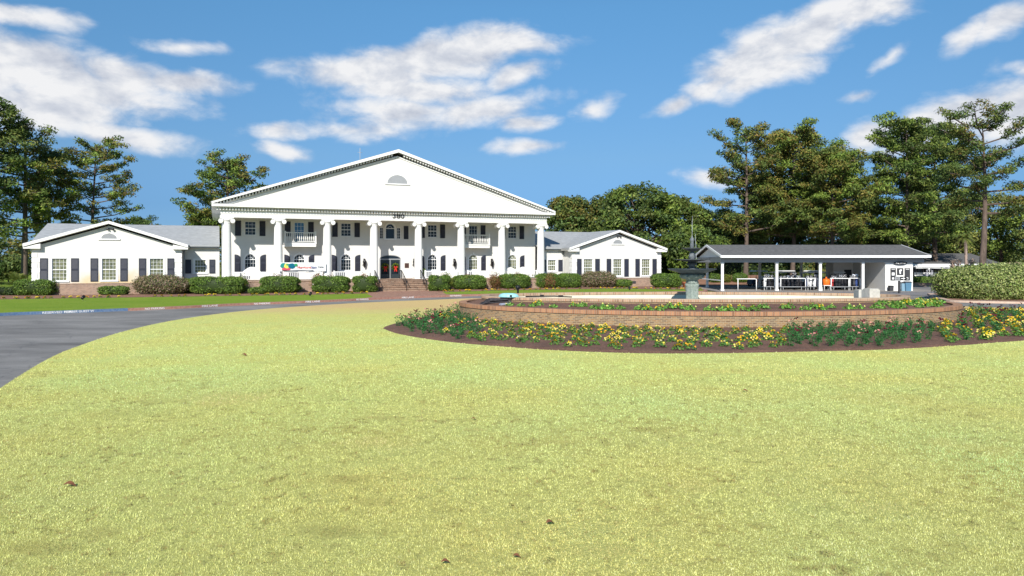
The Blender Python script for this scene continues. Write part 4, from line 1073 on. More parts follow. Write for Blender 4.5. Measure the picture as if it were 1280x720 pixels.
t = empty('slate_stack', (-.75, 38.7, .80), radians(10), 'low stack of dark slate slabs in the left end of the planter', 'slabs')
for k in range(7):
    b = MB(); q = 1.9 - k * .16; b.box(-q / 2, q / 2, -.4 - .04 * k, .45, .045 * k, .045 * k + .04, M=Matrix.Rotation(.06 * ((k % 3) - 1), 4, 'Z')); b.build('slab', SLATE, t)
b = MB(); b.box(-.3, .3, -.12, .12, 0, .16); b.box(-.26, .26, -.1, .1, .16, .19)
tag(place(b.build('valve_box', mat('blue_grey', (.3, .33, .4), .6)), (-.35, 37.6, .74), .5), 'small blue grey box beside the slate stack in the planter', 'box')
for i, (px, py, s, lab) in enumerate(((1076, 376, .8, 'shaded stone block leaning against the right end of the pool coping'), (1088, 378, .95, 'pale square stone block in the right of the planter'))):
    x, y = G(px, py, .92); b = MB()
    h = .78 * s; s *= .8
    b.prism([(-.4 * s, -.3), (.38 * s, -.35), (.42 * s, .3), (-.36 * s, .33)], 0, h, 'z'); b.prism([(-.36 * s, -.27), (.33 * s, -.3), (.37 * s, .25), (-.3 * s, .28)], h, h + .05, 'z')
    tag(place(b.build('stone_block', CONC), (x, y, .86), .25 * i), lab, 'stone', 'stone blocks at the right end of the pool')

# pansies etc. in the beds
pan = [make_flower('pansy_plant', .2, .17, 60, .085, GL, nb, c, .036, lab, 'pansy', g) for nb, c, lab, g in
       ((11, YEL, 'yellow pansy clump in the mulch before the brick wall', 'yellow pansies before the wall'),
        (10, ORG, 'orange and yellow pansy clump in the mulch before the brick wall', 'orange pansies before the wall'),
        (9, WHT, 'cream flowered pansy clump in the mulch before the brick wall', 'cream pansies before the wall'))]
snap = [make_flower('snapdragon_plant', .2, .42, 110, .075, [(.03, .12, .035), (.045, .16, .04), (.06, .19, .05)], nb, c, .045, lab, 'snapdragon', g, True) for nb, c, lab, g in
        ((1, [(.35, .02, .08)], 'dark green snapdragon with one crimson bloom in the mulch bed', 'crimson snapdragons'),
         (0, [(.8, .4, .1)], 'dark green snapdragon plant without open blooms in the mulch bed', 'snapdragons not in bloom'),
         (5, [(.75, .38, .3), (.7, .3, .25)], 'snapdragon with salmon pink blooms in the mulch bed', 'salmon snapdragons'),
         (3, [(.12, .015, .03)], 'snapdragon with dark maroon blooms in the mulch bed', 'maroon snapdragons'))]
def inside_ring(x, y, a, bb, c=RC): return ((x - c[0]) / a) ** 2 + ((y - c[1]) / bb) ** 2 < 1
def inpoly(x, y, poly):
    r = False; j = len(poly) - 1
    for i in range(len(poly)):
        xi, yi = poly[i]; xj, yj = poly[j]
        if (yi > y) != (yj > y) and x < (xj - xi) * (y - yi) / (yj - yi) + xi: r = not r
        j = i
    return r
innerbed = [(cxb + (x - cxb) * .972, cyb + (y - cyb) * .972) for x, y in bedout]
def grid_pts(cond, step, jit):
    P = []; y = 22
    r = 0
    while y < 44:
        x = -9 + (r % 2) * step / 2
        while x < 31:
            xx, yy = x + random.uniform(-jit, jit), y + random.uniform(-jit, jit)
            if inpoly(xx, yy, innerbed) and not inside_ring(xx, yy, RA + .35, RB + .35) and cond(xx, yy): P.append((xx, yy))
            x += step
        y += step * .86; r += 1
    return P
def pxof(x, y): return 640 + F * x / y
bz = lambda x, y: .12
scatter(pan, grid_pts(lambda x, y: 600 < pxof(x, y) < 985 and y < 36, .80, .2), bz, .88, 1.22)
scatter([snap[1], snap[1], snap[2], snap[3], pan[0]], grid_pts(lambda x, y: pxof(x, y) <= 600 and y < 46, .66, .18), bz)
scatter([snap[1], snap[1], snap[0], snap[2], snap[3]], grid_pts(lambda x, y: 985 <= pxof(x, y) < 1165 and y < 36, .60, .14), bz, .85, 1.15)
scatter([pan[0], pan[0], pan[1], snap[3]], grid_pts(lambda x, y: 1165 <= pxof(x, y) < 1330 and y < 44 and x > 12, .74, .17), bz, 1.05, 1.4)
sp_ = snap[2]
# planter plants
plk = [make_flower('primrose_plant', .25, .2, 60, .12, [(.10, .25, .035), (.16, .34, .05), (.2, .4, .08)], nb, c, .04, lab, 'plant', g) for nb, c, lab, g in
       ((3, [(.8, .75, .2)], 'bright green leafy plant with few pale blooms in the raised planter', 'leafy plants in the raised planter'),
        (7, YEL, 'bright green plant with yellow blooms in the raised planter', 'yellow blooming plants in the raised planter'))]
pts = []
for k in range(40):
    px = 640 + k * 12.5
    if k % 7 == 5: continue
    pq = px + random.uniform(-4, 4); d = 33.4
    while not inside_ring(PX(pq, d), d, RA - .95, RB - .95) and d < 42: d += .1
    d += random.uniform(.1, 1.1)
    if not inside_ring(PX(pq, d), d, PA + .35, PB + .35, PC): pts.append((PX(pq, d), d))
for k in range(46):
    px = random.uniform(1095, 1178); d = random.uniform(36.0, 40.5); x = PX(px, d)
    if inside_ring(x, d, RA - .7, RB - .7) and not inside_ring(x, d, PA + .3, PB + .3, PC): pts.append((x, d))
for k in range(12):
    px = random.uniform(600, 640); d = random.uniform(42, 44.5); x = PX(px, d)
    if inside_ring(x, d, RA - .7, RB - .7) and not inside_ring(x, d, PA + .3, PB + .3, PC): pts.append((x, d))
def psz(x, y): return .82 if not inside_ring(x, y, RA - 1.6, RB - 1.6) else .88
scatter([plk[0], plk[0], plk[1]], pts, psz, .9, 1.3)

# ------------------------------------------------------------------ trees
PT = {'pine': [(.11, .15, .035), (.08, .12, .03), (.15, .17, .04)], 'olive': [(.17, .17, .035), (.20, .16, .04), (.11, .14, .035)],
      'rust': [(.21, .145, .04), (.17, .15, .035), (.11, .14, .03), (.12, .15, .03)], 'bright': [(.15, .21, .035), (.19, .24, .045), (.10, .16, .03)], 'yellow': [(.28, .27, .07), (.21, .23, .06), (.13, .16, .04)],
      'deep': [(.06, .10, .028), (.08, .13, .03), (.11, .155, .035)]}
def pine(X, Y, H, base, R, seed, kinds, label, group, lean=0, nl=30, leaf=.42, per=85, bark=None, sparse=1.0, tr=None, cut=1.0, low=.35, blob=1.0, name='pine_tree'):
    rnd = random.Random(seed); t = empty(name, (X, Y, 0), rnd.uniform(0, 0.01), label, 'tree', group)
    b = MB(); tr = tr or H * .017
    ax = [rnd.uniform(-.3, .3), rnd.uniform(-.3, .3)]
    def axis(z): q = z / H; return Vector((lean * q + ax[0] * sin(3 * q), ax[1] * sin(2.5 * q), z))
    b.tube([axis(H * k / 10) - Vector((0, 0, .2 if k == 0 else 0)) for k in range(11)], [tr * (1.15 if k == 0 else 1 - .085 * k) for k in range(11)], 10)
    f = MB(); ang = rnd.random() * 6; clumps = []
    for k in range(nl):
        q = (k + rnd.random()) / nl; z = base + (H - base) * (.02 + .94 * q); ang += 2.4 + rnd.uniform(-.5, .5)
        prof = sqrt(max(.03, 1 - ((q - low) / (1.06 - low if q > low else low + .45)) ** 2)); L = R * prof * rnd.uniform(.62, 1.12)
        p0 = axis(z); d = Vector((cos(ang), sin(ang), 0)); rise = rnd.uniform(.0, .35) + .35 * q
        p1 = p0 + d * L * .5 + Vector((0, 0, L * .5 * rise * .6)); p2 = p0 + d * L + Vector((rnd.uniform(-.3, .3), rnd.uniform(-.3, .3), L * rise))
        b.tube([p0, p1, p2], [max(.05, tr * .34 * (1 - .5 * q)), max(.035, tr * .2), .025], 5, cap=False)
        nc = max(3, int(L / .8 * sparse) + 1)
        for j in range(nc):
            s = .42 + .62 * (j + rnd.random() * .8) / nc if L > 2 else .5 + .6 * rnd.random(); s = min(s, 1.06)
            base_p = p0.lerp(p1, s * 2) if s < .5 else p1.lerp(p2, s * 2 - 1)
            side = Vector((-d.y, d.x, 0)) * rnd.uniform(-1, 1) * L * .26; c = base_p + side + Vector((0, 0, rnd.uniform(-.1, .5)))
            if side.length > .5: b.tube([base_p, c], [.035, .015], 4, cap=False)
            clumps.append((c, rnd.uniform(.65, 1.15) * blob))
    for j in range(4): clumps.append((axis(H * (.95 + .012 * j)) + Vector((rnd.uniform(-.7, .7), rnd.uniform(-.7, .7), rnd.uniform(-.4, .3))), rnd.uniform(.6, .95) * blob))
    for c, r in clumps:
        r *= 1.12; tn = np.array(PT[rnd.choice(kinds)]) * rnd.uniform(.7, 1.5); n = int(per * r * r / .85)
        leafball(tuple(c), r, n, leaf, tn, mb=f, flat=.52, shell=.15, up=.55, aspect=.34)
    shade_auto(b.build('trunk', bark or BARK, t), 60); f.build('crown', NEEDLE, t); return t
def broad(X, Y, H, base, R, seed, kinds, label, group, leaf=.4, nclump=90, per=100, name='broadleaf_tree', flat=.7, cr=(.9, 1.6), RY=None):
    rnd = random.Random(seed); t = empty(name, (X, Y, 0), 0, label, 'tree', group)
    b = MB(); f = MB(); tr = .028 * H; RY = RY or R
    b.tube([(0, 0, -.2), (.1, 0, base), (.2, .1, base + (H - base) * .5)], [tr, tr * .7, tr * .3], 8)
    zc = base + (H - base) * .5; hz = (H - base) * .5
    for k in range(nclump):
        while True:
            v = Vector((rnd.uniform(-1, 1), rnd.uniform(-1, 1), rnd.uniform(-1, 1)))
            if .35 < v.length < 1: break
        if v.y > .55: v.y *= -.5
        v = v * (.93 / max(v.length, .62) if rnd.random() < .6 else 1); wob = 1 + .12 * sin(4 * atan2(v.y, v.x) + seed) + .1 * sin(5 * v.z + seed)
        c = Vector((v.x * (R - .6) * wob, v.y * (RY - .6) * wob, zc + v.z * (hz - .5)))
        if k % 3 == 0: b.tube([(0, 0, base + (c.z - base) * .35), (c.x * .5, c.y * .5, base + (c.z - base) * .75), c], [tr * .3, tr * .18, .03], 5, cap=False)
        r = rnd.uniform(*cr); tn = np.array(PT[rnd.choice(kinds)]) * rnd.uniform(.65, 1.4)
        leafball(tuple(c), r, int(per * r * r / 1.4), leaf, tn, mb=f, flat=flat, shell=.2, up=.3, aspect=.6)
    shade_auto(b.build('trunk', BARK, t), 60); f.build('crown', LEAF, t); return t
def topz(py, d): return EYE + (HOR - py) * d / F
GT = 'tall pines behind the pavilion'
def tree_px(fn, px, d, top, bottom, wpx, seed, kinds, label, group, **kw):
    return fn(PX(px, d), d, topz(top, d), topz(bottom, d), wpx / 2 / F * d, seed, kinds, label, group, **kw)
# behind the pavilion
tree_px(pine, 932, 100, 157, 300, 100, 1, ['pine', 'rust', 'olive', 'deep'], 'tall pine at the left end of the group behind the pavilion', GT, nl=30, low=.25)
tree_px(pine, 990, 104, 168, 300, 130, 2, ['bright', 'pine', 'olive', 'rust'], 'broad pine second from left behind the pavilion', GT, nl=46, per=95, blob=1.15)
tree_px(pine, 1040, 98, 193, 305, 115, 3, ['rust', 'olive', 'bright', 'pine'], 'rust tinted pine third from left behind the pavilion', GT, nl=42, per=95, blob=1.15, low=.3)
tree_px(pine, 965, 108, 225, 318, 130, 4, ['deep', 'pine'], 'dark lower pine between the two leftmost tall pines behind the pavilion', GT, nl=30)
tree_px(pine, 1075, 110, 230, 320, 70, 5, ['rust', 'bright'], 'low rust green pine filling in left of the dense twin pines', GT, nl=26)
tree_px(pine, 1132, 100, 149, 310, 105, 6, ['bright', 'deep', 'pine'], 'tall dense pine directly behind the booth', GT, nl=46, per=95, blob=1.1, low=.3)
tree_px(pine, 1170, 106, 158, 310, 110, 7, ['bright', 'pine', 'deep'], 'tall dense pine between the booth and the lone bare-trunked pine', GT, nl=44, per=90, blob=1.1, low=.3)
tree_px(pine, 1226, 74, 150, 270, 118, 8, ['pine', 'deep', 'rust'], 'lone pine with a long bare trunk behind the big variegated hedge', None, nl=24, per=120, leaf=.32, bark=BARK, sparse=1.2, low=.62, blob=.85, tr=.36)
for i, (px, d, top, bot, w, kn, lab) in enumerate(((1105, 116, 285, 325, 80, ['bright', 'olive'], 'low green tree just behind the right half of the pavilion roof'), (1155, 118, 262, 325, 85, ['yellow', 'bright'], 'yellow green tree above the cart barn roof'), (1200, 122, 240, 328, 90, ['bright', 'yellow'], 'bright green tree left of the lone pine trunk'), (1250, 120, 238, 335, 100, ['bright', 'pine', 'yellow'], 'bright green tree right of the lone pine trunk'), (1300, 112, 245, 340, 100, ['pine', 'bright'], 'dark green tree at the right edge of the picture'), (1020, 120, 270, 326, 90, ['deep', 'rust'], 'low dark tree behind the middle of the pavilion'), (915, 118, 268, 330, 80, ['deep', 'pine'], 'low dark tree behind the left end of the pavilion roof'), (965, 124, 262, 330, 80, ['deep', 'olive'], 'low dark tree behind the left half of the pavilion roof'), (1065, 126, 258, 330, 90, ['olive', 'deep'], 'low olive tree behind the right part of the pavilion roof'))):
    tree_px(broad, px, d, top, bot, w, 20 + i, kn, lab, 'background trees on the right', nclump=80, leaf=.38, per=120)
# behind right wing
for i, (px, d, top, bot, w, kn, lab) in enumerate(((712, 112, 241, 325, 70, ['pine', 'deep', 'olive'], 'rounded tree directly right of the pediment behind the right wing'), (750, 116, 240, 325, 80, ['olive', 'deep', 'pine'], 'olive tree second from the pediment behind the right wing'), (800, 104, 226, 322, 105, ['deep', 'bright', 'pine'], 'largest broad crowned tree behind the gable of the right wing'), (850, 106, 243, 335, 80, ['deep', 'pine', 'bright'], 'dense tree right of the right wing gable'), (868, 98, 282, 345, 80, ['deep', 'bright'], 'lower dense tree behind the tiered fountain'))):
    tree_px(broad, px, d, top, bot, w, 40 + i, kn, lab, 'dense trees behind the right wing', nclump=120, leaf=.4, per=120)
tree_px(pine, 885, 118, 268, 325, 60, 47, ['pine', 'bright'], 'small pine seen between the fountain and the pavilion', None, nl=22)
# behind main block left
tree_px(pine, 285, 96, 203, 300, 112, 50, ['deep', 'olive', 'bright'], 'bushy pine rising behind the roof left of the pediment', None, nl=40, per=80, low=.12, blob=.85)
tree_px(broad, 327, 102, 230, 300, 56, 51, ['bright', 'deep'], 'rounded tree peeking over the left slope of the pediment', None, nclump=60)
tree_px(broad, 358, 108, 227, 300, 40, 52, ['deep'], 'tree top barely showing above the left pediment slope', None, nclump=40)
tree_px(broad, 262, 98, 262, 310, 55, 53, ['deep', 'bright'], 'lower leafy tree left of the bushy pine behind the roof', None, nclump=60)
# left group
GLF = 'tall pines behind the left wing'
tree_px(pine, -8, 84, 122, 260, 70, 60, ['bright', 'pine', 'deep'], 'dark pine cut by the left edge of the picture', GLF, nl=34, blob=1.05)
tree_px(pine, 30, 88, 160, 300, 105, 61, ['bright', 'pine', 'yellow', 'olive'], 'tall pine with a straight dark trunk near the left edge', GLF, nl=34, per=65, low=.45, tr=.4, sparse=.8)
tree_px(pine, 62, 92, 190, 290, 60, 62, ['yellow', 'pine'], 'pale yellow green pine second from right in the left group', GLF, nl=24, low=.5, sparse=.8)
tree_px(pine, 112, 96, 181, 286, 128, 63, ['rust', 'bright', 'olive'], 'wide rounded pine rising behind the left gable', GLF, nl=30, per=70, low=.4, blob=.85, lean=.8)
tree_px(pine, 178, 130, 276, 300, 40, 64, ['deep'], 'distant pine top above the roof right of the left gable', GLF, nl=12)
for i, (px, d, top, bot, w, lab) in enumerate(((10, 100, 318, 350, 70, 'dark bushy tree low at the left edge'), (-40, 90, 300, 350, 80, 'dark bushy tree beyond the left edge'))):
    tree_px(broad, px, d, top, bot, w, 70 + i, ['deep', 'pine'], lab, None, nclump=50, name='evergreen_tree')
# distant wood, all round
f = MB(); bt = MB()
for k in range(620):
    px = random.uniform(-500, 1900); d = random.uniform(165, 200)
    if 600 < px < 1100: d += 10
    H = random.uniform(9, 14) * (1.2 if px < 200 else .75 if 600 < px < 760 else 1); c = (PX(px, d), d, random.uniform(.15, .75) * H)
    leafball(c, random.uniform(2.4, 4), 90, 1.0, PT[random.choice(['deep', 'pine', 'olive'])], mb=f, flat=.9, shell=.3)
o = f.build('distant_woods', LEAF); tag(o, 'dark band of distant woods low on the horizon', 'woods', None, 'stuff')

# palms, sago, crape myrtles
def palm(X, Y, z0, H, r, seed, label, name='palmetto_palm', nf=34, droop=.5, wid=.16):
    rnd = random.Random(seed); t = empty(name, (X, Y, z0), 0, label, 'palm')
    b = MB(); b.tube([(0, 0, 0), (.05, 0, H * .5), (0, 0, H)], [.2, .17, .2], 8) if H > .5 else b.tube([(0, 0, -.1), (0, 0, H)], .2, 8)
    b.build('trunk', BARKL, t); f = MB(); V = []; T = []
    for k in range(nf):
        a = rnd.random() * 6.28; e = rnd.uniform(-.2, 1.35); L = r * rnd.uniform(.8, 1.1)
        d = Vector((cos(a) * cos(e), sin(a) * cos(e), sin(e)))
        pts = [Vector((0, 0, H)) + d * L * q - Vector((0, 0, droop * L * q * q)) for q in (0, .25, .5, .75, 1)]
        s = d.cross(Vector((0, 0, 1))).normalized()
        for j in range(4):
            for m in range(5):
                p = pts[j].lerp(pts[j + 1], m / 5); dd = (pts[j + 1] - pts[j]).normalized()
                for q in (-1, 1):
                    tip = p + (s * q * .8 + dd * .7) * L * .32 * (1 - .15 * j) - Vector((0, 0, .05)); V.append([p - dd * wid * .2, p + dd * wid * .2, tip]); T.append(rnd.choice(PT['yellow'] + PT['bright']))
    f.ch.append((np.array([[tuple(q) for q in v] for v in V]), 0, np.array(T))); f.build('fronds', LEAF, t)
palm(PX(1207, 95), 95, 0, topz(298, 95), 1.6, 3, 'palmetto palm standing before the cart barn', droop=.7)
palm(*G(24, 364), .13, .35, 2.1, 4, 'low sago palm behind the hedge at the left edge', name='sago_palm', nf=60, droop=.35)
palm(G(24, 364)[0] - 2.6, G(24, 364)[1], .13, .35, 1.8, 5, 'second low sago palm cut by the left edge', name='sago_palm', nf=50, droop=.35)
def crape(X, Y, H, seed, label):
    rnd = random.Random(seed); b = MB()
    for k in range(9):
        a = rnd.random() * 6.28; p = Vector((0, 0, 0)); q = Vector((cos(a) * .5, sin(a) * .5, H * .45)); b.tube([p, q], [.09, .06], 6)
        for m in range(4):
            a2 = a + rnd.uniform(-1, 1); e = q + Vector((cos(a2) * .6, sin(a2) * .6, H * rnd.uniform(.25, .5))); b.tube([q, e], [.055, .04], 5)
            for n in range(5): b.tube([e, e + Vector((rnd.uniform(-.35, .35), rnd.uniform(-.35, .35), rnd.uniform(.1, .4)))], [.03, .015], 4)
    o = b.build('crape_myrtle', mat('bare_wood', (.42, .30, .22), .8, vary=.3, vscale=5)); o.location = (X, Y, 0); tag(o, label, 'tree', 'bare pruned crape myrtles')
crape(PX(1203, 84), 84, 3.3, 1, 'bare pruned crape myrtle before the cart barn left of the lone pine')
crape(PX(1258, 80), 80, 2.8, 2, 'bare pruned crape myrtle behind the big hedge right of the lone pine')

# ------------------------------------------------------------------ pavilion
PV = empty('cart_pavilion', (31.7, 79.6, 0), 0, 'long open white pavilion with dark shingle roof and a white booth at its right end', 'pavilion')
OXP, OYP = 31.7, 79.6
def pv(mb, name, m, parent=PV):
    o = mb.build(name, m, parent)
    if parent is PV: o.location = (-OXP, -OYP, 0)
    return o
X0, X1, YE0, YE1, YR, ZE, ZR = 21.2, 42.3, 74.0, 85.3, 79.65, 3.56, 4.74
APR = mat('worn_concrete', (.30, .275, .25), .9, vary=.18, vscale=1.2, bump=.3)
sheet('parking_area', [(20.6, 68.5), (33.0, 66.0), (60, 66), (90, 66), (90, 120), (20.6, 120)], .012, mat('parking_asphalt', (.21, .2, .2), .9, vary=.15, vscale=.6, bump=.3))
sheet('apron', [(20.8, 72.6), (44, 72.6), (44, 87), (20.8, 87)], .03, APR)
b = MB()
b.prism([(YE0, ZE - .06), (YR, ZR - .05), (YE1, ZE - .06), (YE1, ZE + .08), (YR, ZR + .1), (YE0, ZE + .08)], X0, X1, 'x'); pv(b, 'roof', SHINGLED)
b = MB(); b.box(X0 - .03, X1 + .03, YE0 - .09, YE0 - .005, ZE - .14, ZE + .09); b.box(X0 - .03, X1 + .03, YE1 + .005, YE1 + .09, ZE - .14, ZE + .09)
for X in (X0 - .1, X1 + .02):
    for a, c in (((YE0, ZE - .14), (YR, ZR - .1)), ((YE1, ZE - .14), (YR, ZR - .1))): b.prism([a, c, (c[0], c[1] + .22), (a[0], a[1] + .24)], X, X + .08, 'x')
pv(b, 'fascia', TRIM)
b = MB(); zb0, zb1 = 2.93, 3.42
b.box(X0 + .15, X1 - .15, 74.85, 75.1, zb0, zb1); b.box(X0 + .15, X1 - .15, 84.1, 84.35, zb0, zb1); b.box(X0 + .15, X0 + .4, 75.11, 84.09, zb0, zb1)
b.box(X0 + .1, X1 - .1, 74.1, 85.2, 3.43, 3.47)
pv(b, 'beam', GREY)
b = MB(); b.prism([(74.9, 3.48), (84.3, 3.48), (YR, 4.55)], X0 + .3, X0 + .4, 'x'); b.prism([(74.9, 3.48), (84.3, 3.48), (YR, 4.55)], X1 - .4, X1 - .3, 'x'); pv(b, 'gable', WHITE)
PP = None
for x, y in [(PX(px, 75), 75) for px in (902.8, 970.8, 1025.2, 1078.4)] + [(PX(px, 84.2), 84.2) for px in (884.0, 949.6, 1001.6, 1053.6)]:
    if PP is None:
        b = MB(); b.box(-.12, .12, -.12, .12, 0, 2.93); b.box(-.16, .16, -.16, .16, 0, .2); b.box(-.16, .16, -.16, .16, 2.8, 2.929); PP = b.build('post', TRIM, PV); o = PP
    else: o = PP.copy(); COL.objects.link(o); o.parent = PV
    o.location = (x - OXP, y - OYP, 0)
# booth
BX0, BX1 = 38.25, 41.05
b = MB(); wall(b, BX0, BX1, 0, 2.92, 74.98, [], .1)
b.box(BX0, BX1, 75.0, 84.0, 0, 2.925)
b.box(36.0, BX0 - .01, 82.0, 84.0, 0, 2.925); b.box(BX0, BX1, 75, 84, 2.926, 3.425)
pv(b, 'booth', WHITE)
b = MB(); b.box(37.2, 38.0, 81.94, 81.995, .03, 2.1); b.box(37.3, 37.9, 81.92, 81.939, 1.1, 1.9); pv(b, 'door', DKGREY)
b = MB(); b.prism([(39.7 + .68 * cos(2 * pi * k / 28), 2.87 + .155 * sin(2 * pi * k / 28)) for k in range(28)], 74.76, 74.82); ov = pv(b, 'sign', BLACK)
text_mesh('lettering', 'Bag Drop', 1.0, .17, TRIM, ov, Matrix.Translation((39.7, 74.75, 2.86)) @ UPR)
for x0, x1, z0, z1 in ((38.75, 39.3, 1.1, 2.35), (39.42, 40.06, 1.65, 2.35), (40.2, 40.75, 1.1, 2.35)):
    b = MB(); b.box(x0, x1, 74.92, 74.975, z0, z1); bo = pv(b, 'notice_board', DKGREY)
    c = MB(); w = x1 - x0
    if w > .6: c.prism([(x0 + .25, z0 + .1), (x0 + .38, z0 + .1), (x0 + .38, z0 + .35), (x0 + .5, z0 + .5), (x0 + .42, z0 + .6), (x0 + .2, z0 + .5)], 74.905, 74.918)
    else:
        c.box(x0 + .12, x0 + .4, 74.905, 74.918, z0 + .5, z0 + .8) if x0 < 39 else c.box(x0 + .1, x0 + .3, 74.905, 74.918, z0 + .12, z0 + .25)
        c.box(x0 + .1, x1 - .1, 74.905, 74.918, z1 - .14, z1 - .09); c.box(x0 + .15, x1 - .2, 74.905, 74.918, z0 + .1, z0 + .3)
    pv(c, 'notice', TRIM, PV)
# rails
def rail(xa, xb, y, z, shelf, label, legs=2):
    t = empty('bag_rail', ((xa + xb) / 2, y, .03), 0, label, 'rail', 'white bag rails under the pavilion'); w = xb - xa
    b = MB(); r = .045
    b.tube([(-w / 2, 0, z), (w / 2 - .12, 0, z), (w / 2 - .02, 0, z - .05), (w / 2, 0, z - .16)], r, 8); b.build('top_bar', TRIM, t)
    for k in range(legs):
        x = -w / 2 + .12 + (w - .12) * k / max(1, legs - 1); l = MB(); l.tube([(x, 0, 0), (x, 0, z - .03)], r, 8); l.build('leg', TRIM, t)
    if shelf:
        b = MB(); b.box(-w / 2, w / 2, -.25, .3, .36, .41); b.tube([(-w / 2, -.25, .38), (w / 2, -.25, .38)], .03, 6)
        for x in (-w / 2 + .3, w / 2 - .5): b.tube([(x, -.2, 0), (x, -.2, .36)], .03, 6)
        b.build('shelf', GREY, t)
for xa, xb, y, z, s, lab in ((921, 945.5, 75.6, 1.2, 0, 'white bent pipe rail nearest the left end of the pavilion'), (954, 968.5, 76, 1.25, 1, 'short white rail left of the second post'), (974.5, 1007, 75.6, 1.25, 1, 'long white rail between the second and third posts'), (1008.5, 1022.5, 76.2, 1.25, 1, 'short white rail left of the third post'), (1037.5, 1061, 75.6, 1.25, 1, 'long white rail between the third and fourth posts'), (1061, 1075, 76.2, 1.25, 1, 'short white rail left of the fourth post')):
    rail(PX(xa, y), PX(xb, y), y, z, s, lab)
t = empty('side_rail', (21.5, 79.6, .03), 0, 'white rail closing the left end of the pavilion', 'rail')
b = MB(); b.box(-.05, .05, -4.4, 4.4, 1.0, 1.1); b.build('top_bar', TRIM, t)
BAG = None
bagcol = [mat('bag_black', (.02, .02, .025), .5), mat('bag_white', (.7, .7, .7), .5), mat('bag_blue', (.03, .06, .2), .5), mat('bag_red', (.4, .04, .04), .5)]
STEEL = mat('club_steel', (.6, .6, .62), .3, metal=.8)
def make_bag(m, lab, grp):
    t = empty('golf_bag', (0, 0, 0), 0, lab, 'golf bag', grp)
    b = MB(); b.lathe([(.13, 0), (.15, .05), (.14, .5), (.16, .8), (.15, .84)], (0, 0, 0), 12); b.box(-.1, .1, -.2, -.12, .15, .5); shade_auto(b.build('body', m, t))
    b = MB()
    for k in range(7):
        a = k * .9; x0, y0 = .08 * cos(a), .08 * sin(a); b.tube([(x0, y0, .8), (x0 * 1.4, y0 * 1.4, 1.08 + .03 * (k % 3))], .012, 5); b.box(x0 * 1.4 - .05, x0 * 1.4 + .03, y0 * 1.4 - .03, y0 * 1.4 + .03, 1.08 + .03 * (k % 3), 1.15 + .03 * (k % 3))
    b.build('clubs', STEEL, t); return t
protos = [make_bag(bagcol[i], ['black golf bag of clubs standing against the white rails under the pavilion', 'white golf bag of clubs standing against the white rails under the pavilion', 'blue golf bag of clubs standing against the white rails under the pavilion', 'red golf bag of clubs standing against the white rails under the pavilion'][i], ['black golf bags at the rails', 'white golf bags at the rails', 'blue golf bags at the rails', 'red golf bags at the rails'][i]) for i in range(4)]
ub = set()
for px in (957, 962, 966, 977, 981, 986, 991, 996, 1001, 1010, 1014, 1018, 1040, 1045, 1049, 1054, 1058, 1063, 1067, 1071):
    i = random.choice((0, 0, 1, 2, 0, 3, 0, 0, 2)); o = protos[i] if i not in ub else copy_tree(protos[i]); ub.add(i)
    place(o, (PX(px, 76.4) , 76.4 + random.uniform(-.1, .4), .44), random.uniform(0, 6), random.uniform(.9, 1.05)); o.rotation_euler[0] = -.12
for i in range(4):
    if i not in ub: place(protos[i], (PX(1016, 76.4), 76.8, .44), 0)
# drinks cooler
t = empty('drink_cooler', (PX(1032.8, 75.8), 75.8, .03), 0, 'round orange drinks cooler on a stand beside the third post', 'cooler')
b = MB(); b.lathe([(.3, .55), (.33, .6), (.36, 1.05), (.33, 1.1), (.35, 1.13), (.3, 1.2), (.08, 1.22), (.07, 1.4)], (0, 0, 0), 18); shade_auto(b.build('barrel', mat('orange_plastic', (.85, .17, .02), .4), t))
b = MB(); b.box(-.35, .35, -.3, .3, .49, .55)
for q in (-1, 1):
    for w in (-1, 1): b.tube([(q * .3, w * .25, 0), (q * .3, w * .25, .49)], .03, 6)
b.build('stand', TRIM, t)
# directional sign post
t = empty('direction_sign', (*G(1124, 366.8), 0), 0, 'black signpost with a grey lettered panel and a white arrow before the booth', 'sign')
b = MB(); b.box(-.08, .08, -.08, .08, -.1, 1.4); b.box(-.11, .11, -.11, .11, 1.4, 1.45); b.build('post', DKGREY, t)
b = MB(); b.box(-.45, .02, -.12, -.085, 1.2, 1.62); p = b.build('panel', GREY, t); text_mesh('lettering', 'GOLF', .36, .12, BLACK, p, Matrix.Translation((-.21, -.125, 1.5)) @ UPR); text_mesh('lettering', 'SHOP', .36, .12, BLACK, p, Matrix.Translation((-.21, -.125, 1.33)) @ UPR)
b = MB(); b.box(.025, .62, -.12, -.085, 1.25, 1.6); p = b.build('arrow_panel', BLACK, t)
b = MB(); b.prism([(.12, 1.39), (.32, 1.39), (.32, 1.31), (.52, 1.425), (.32, 1.54), (.32, 1.46), (.12, 1.46)], -.13, -.121); b.build('arrow', TRIM, p)
def bin_(px, d, w, h, m, lab, lid=True):
    t = empty('waste_bin', (PX(px, d), d, .03), 0, lab, 'bin'); b = MB()
    b.prism([(-w * .42, 0), (w * .42, 0), (w * .5, h * .88), (-w * .5, h * .88)], -w * .45, w * .45); b.build('body', m, t)
    c = MB(); c.box(-w * .54, w * .54, -w * .5, w * .5, h * .88, h * .96); c.box(-w * .4, w * .4, -w * .4, w * .4, h * .96, h); c.build('lid', DKGREY if m is not DKGREY else BLACK, t)
    for q in (-1, 1): k = MB(); k.tube([(q * w * .44, w * .4, .09), (q * w * .5, w * .4, .09)], .09, 10); k.build('wheel', BLACK, t)
BLUEB = mat('blue_plastic', (.09, .2, .3), .5, vary=.1)
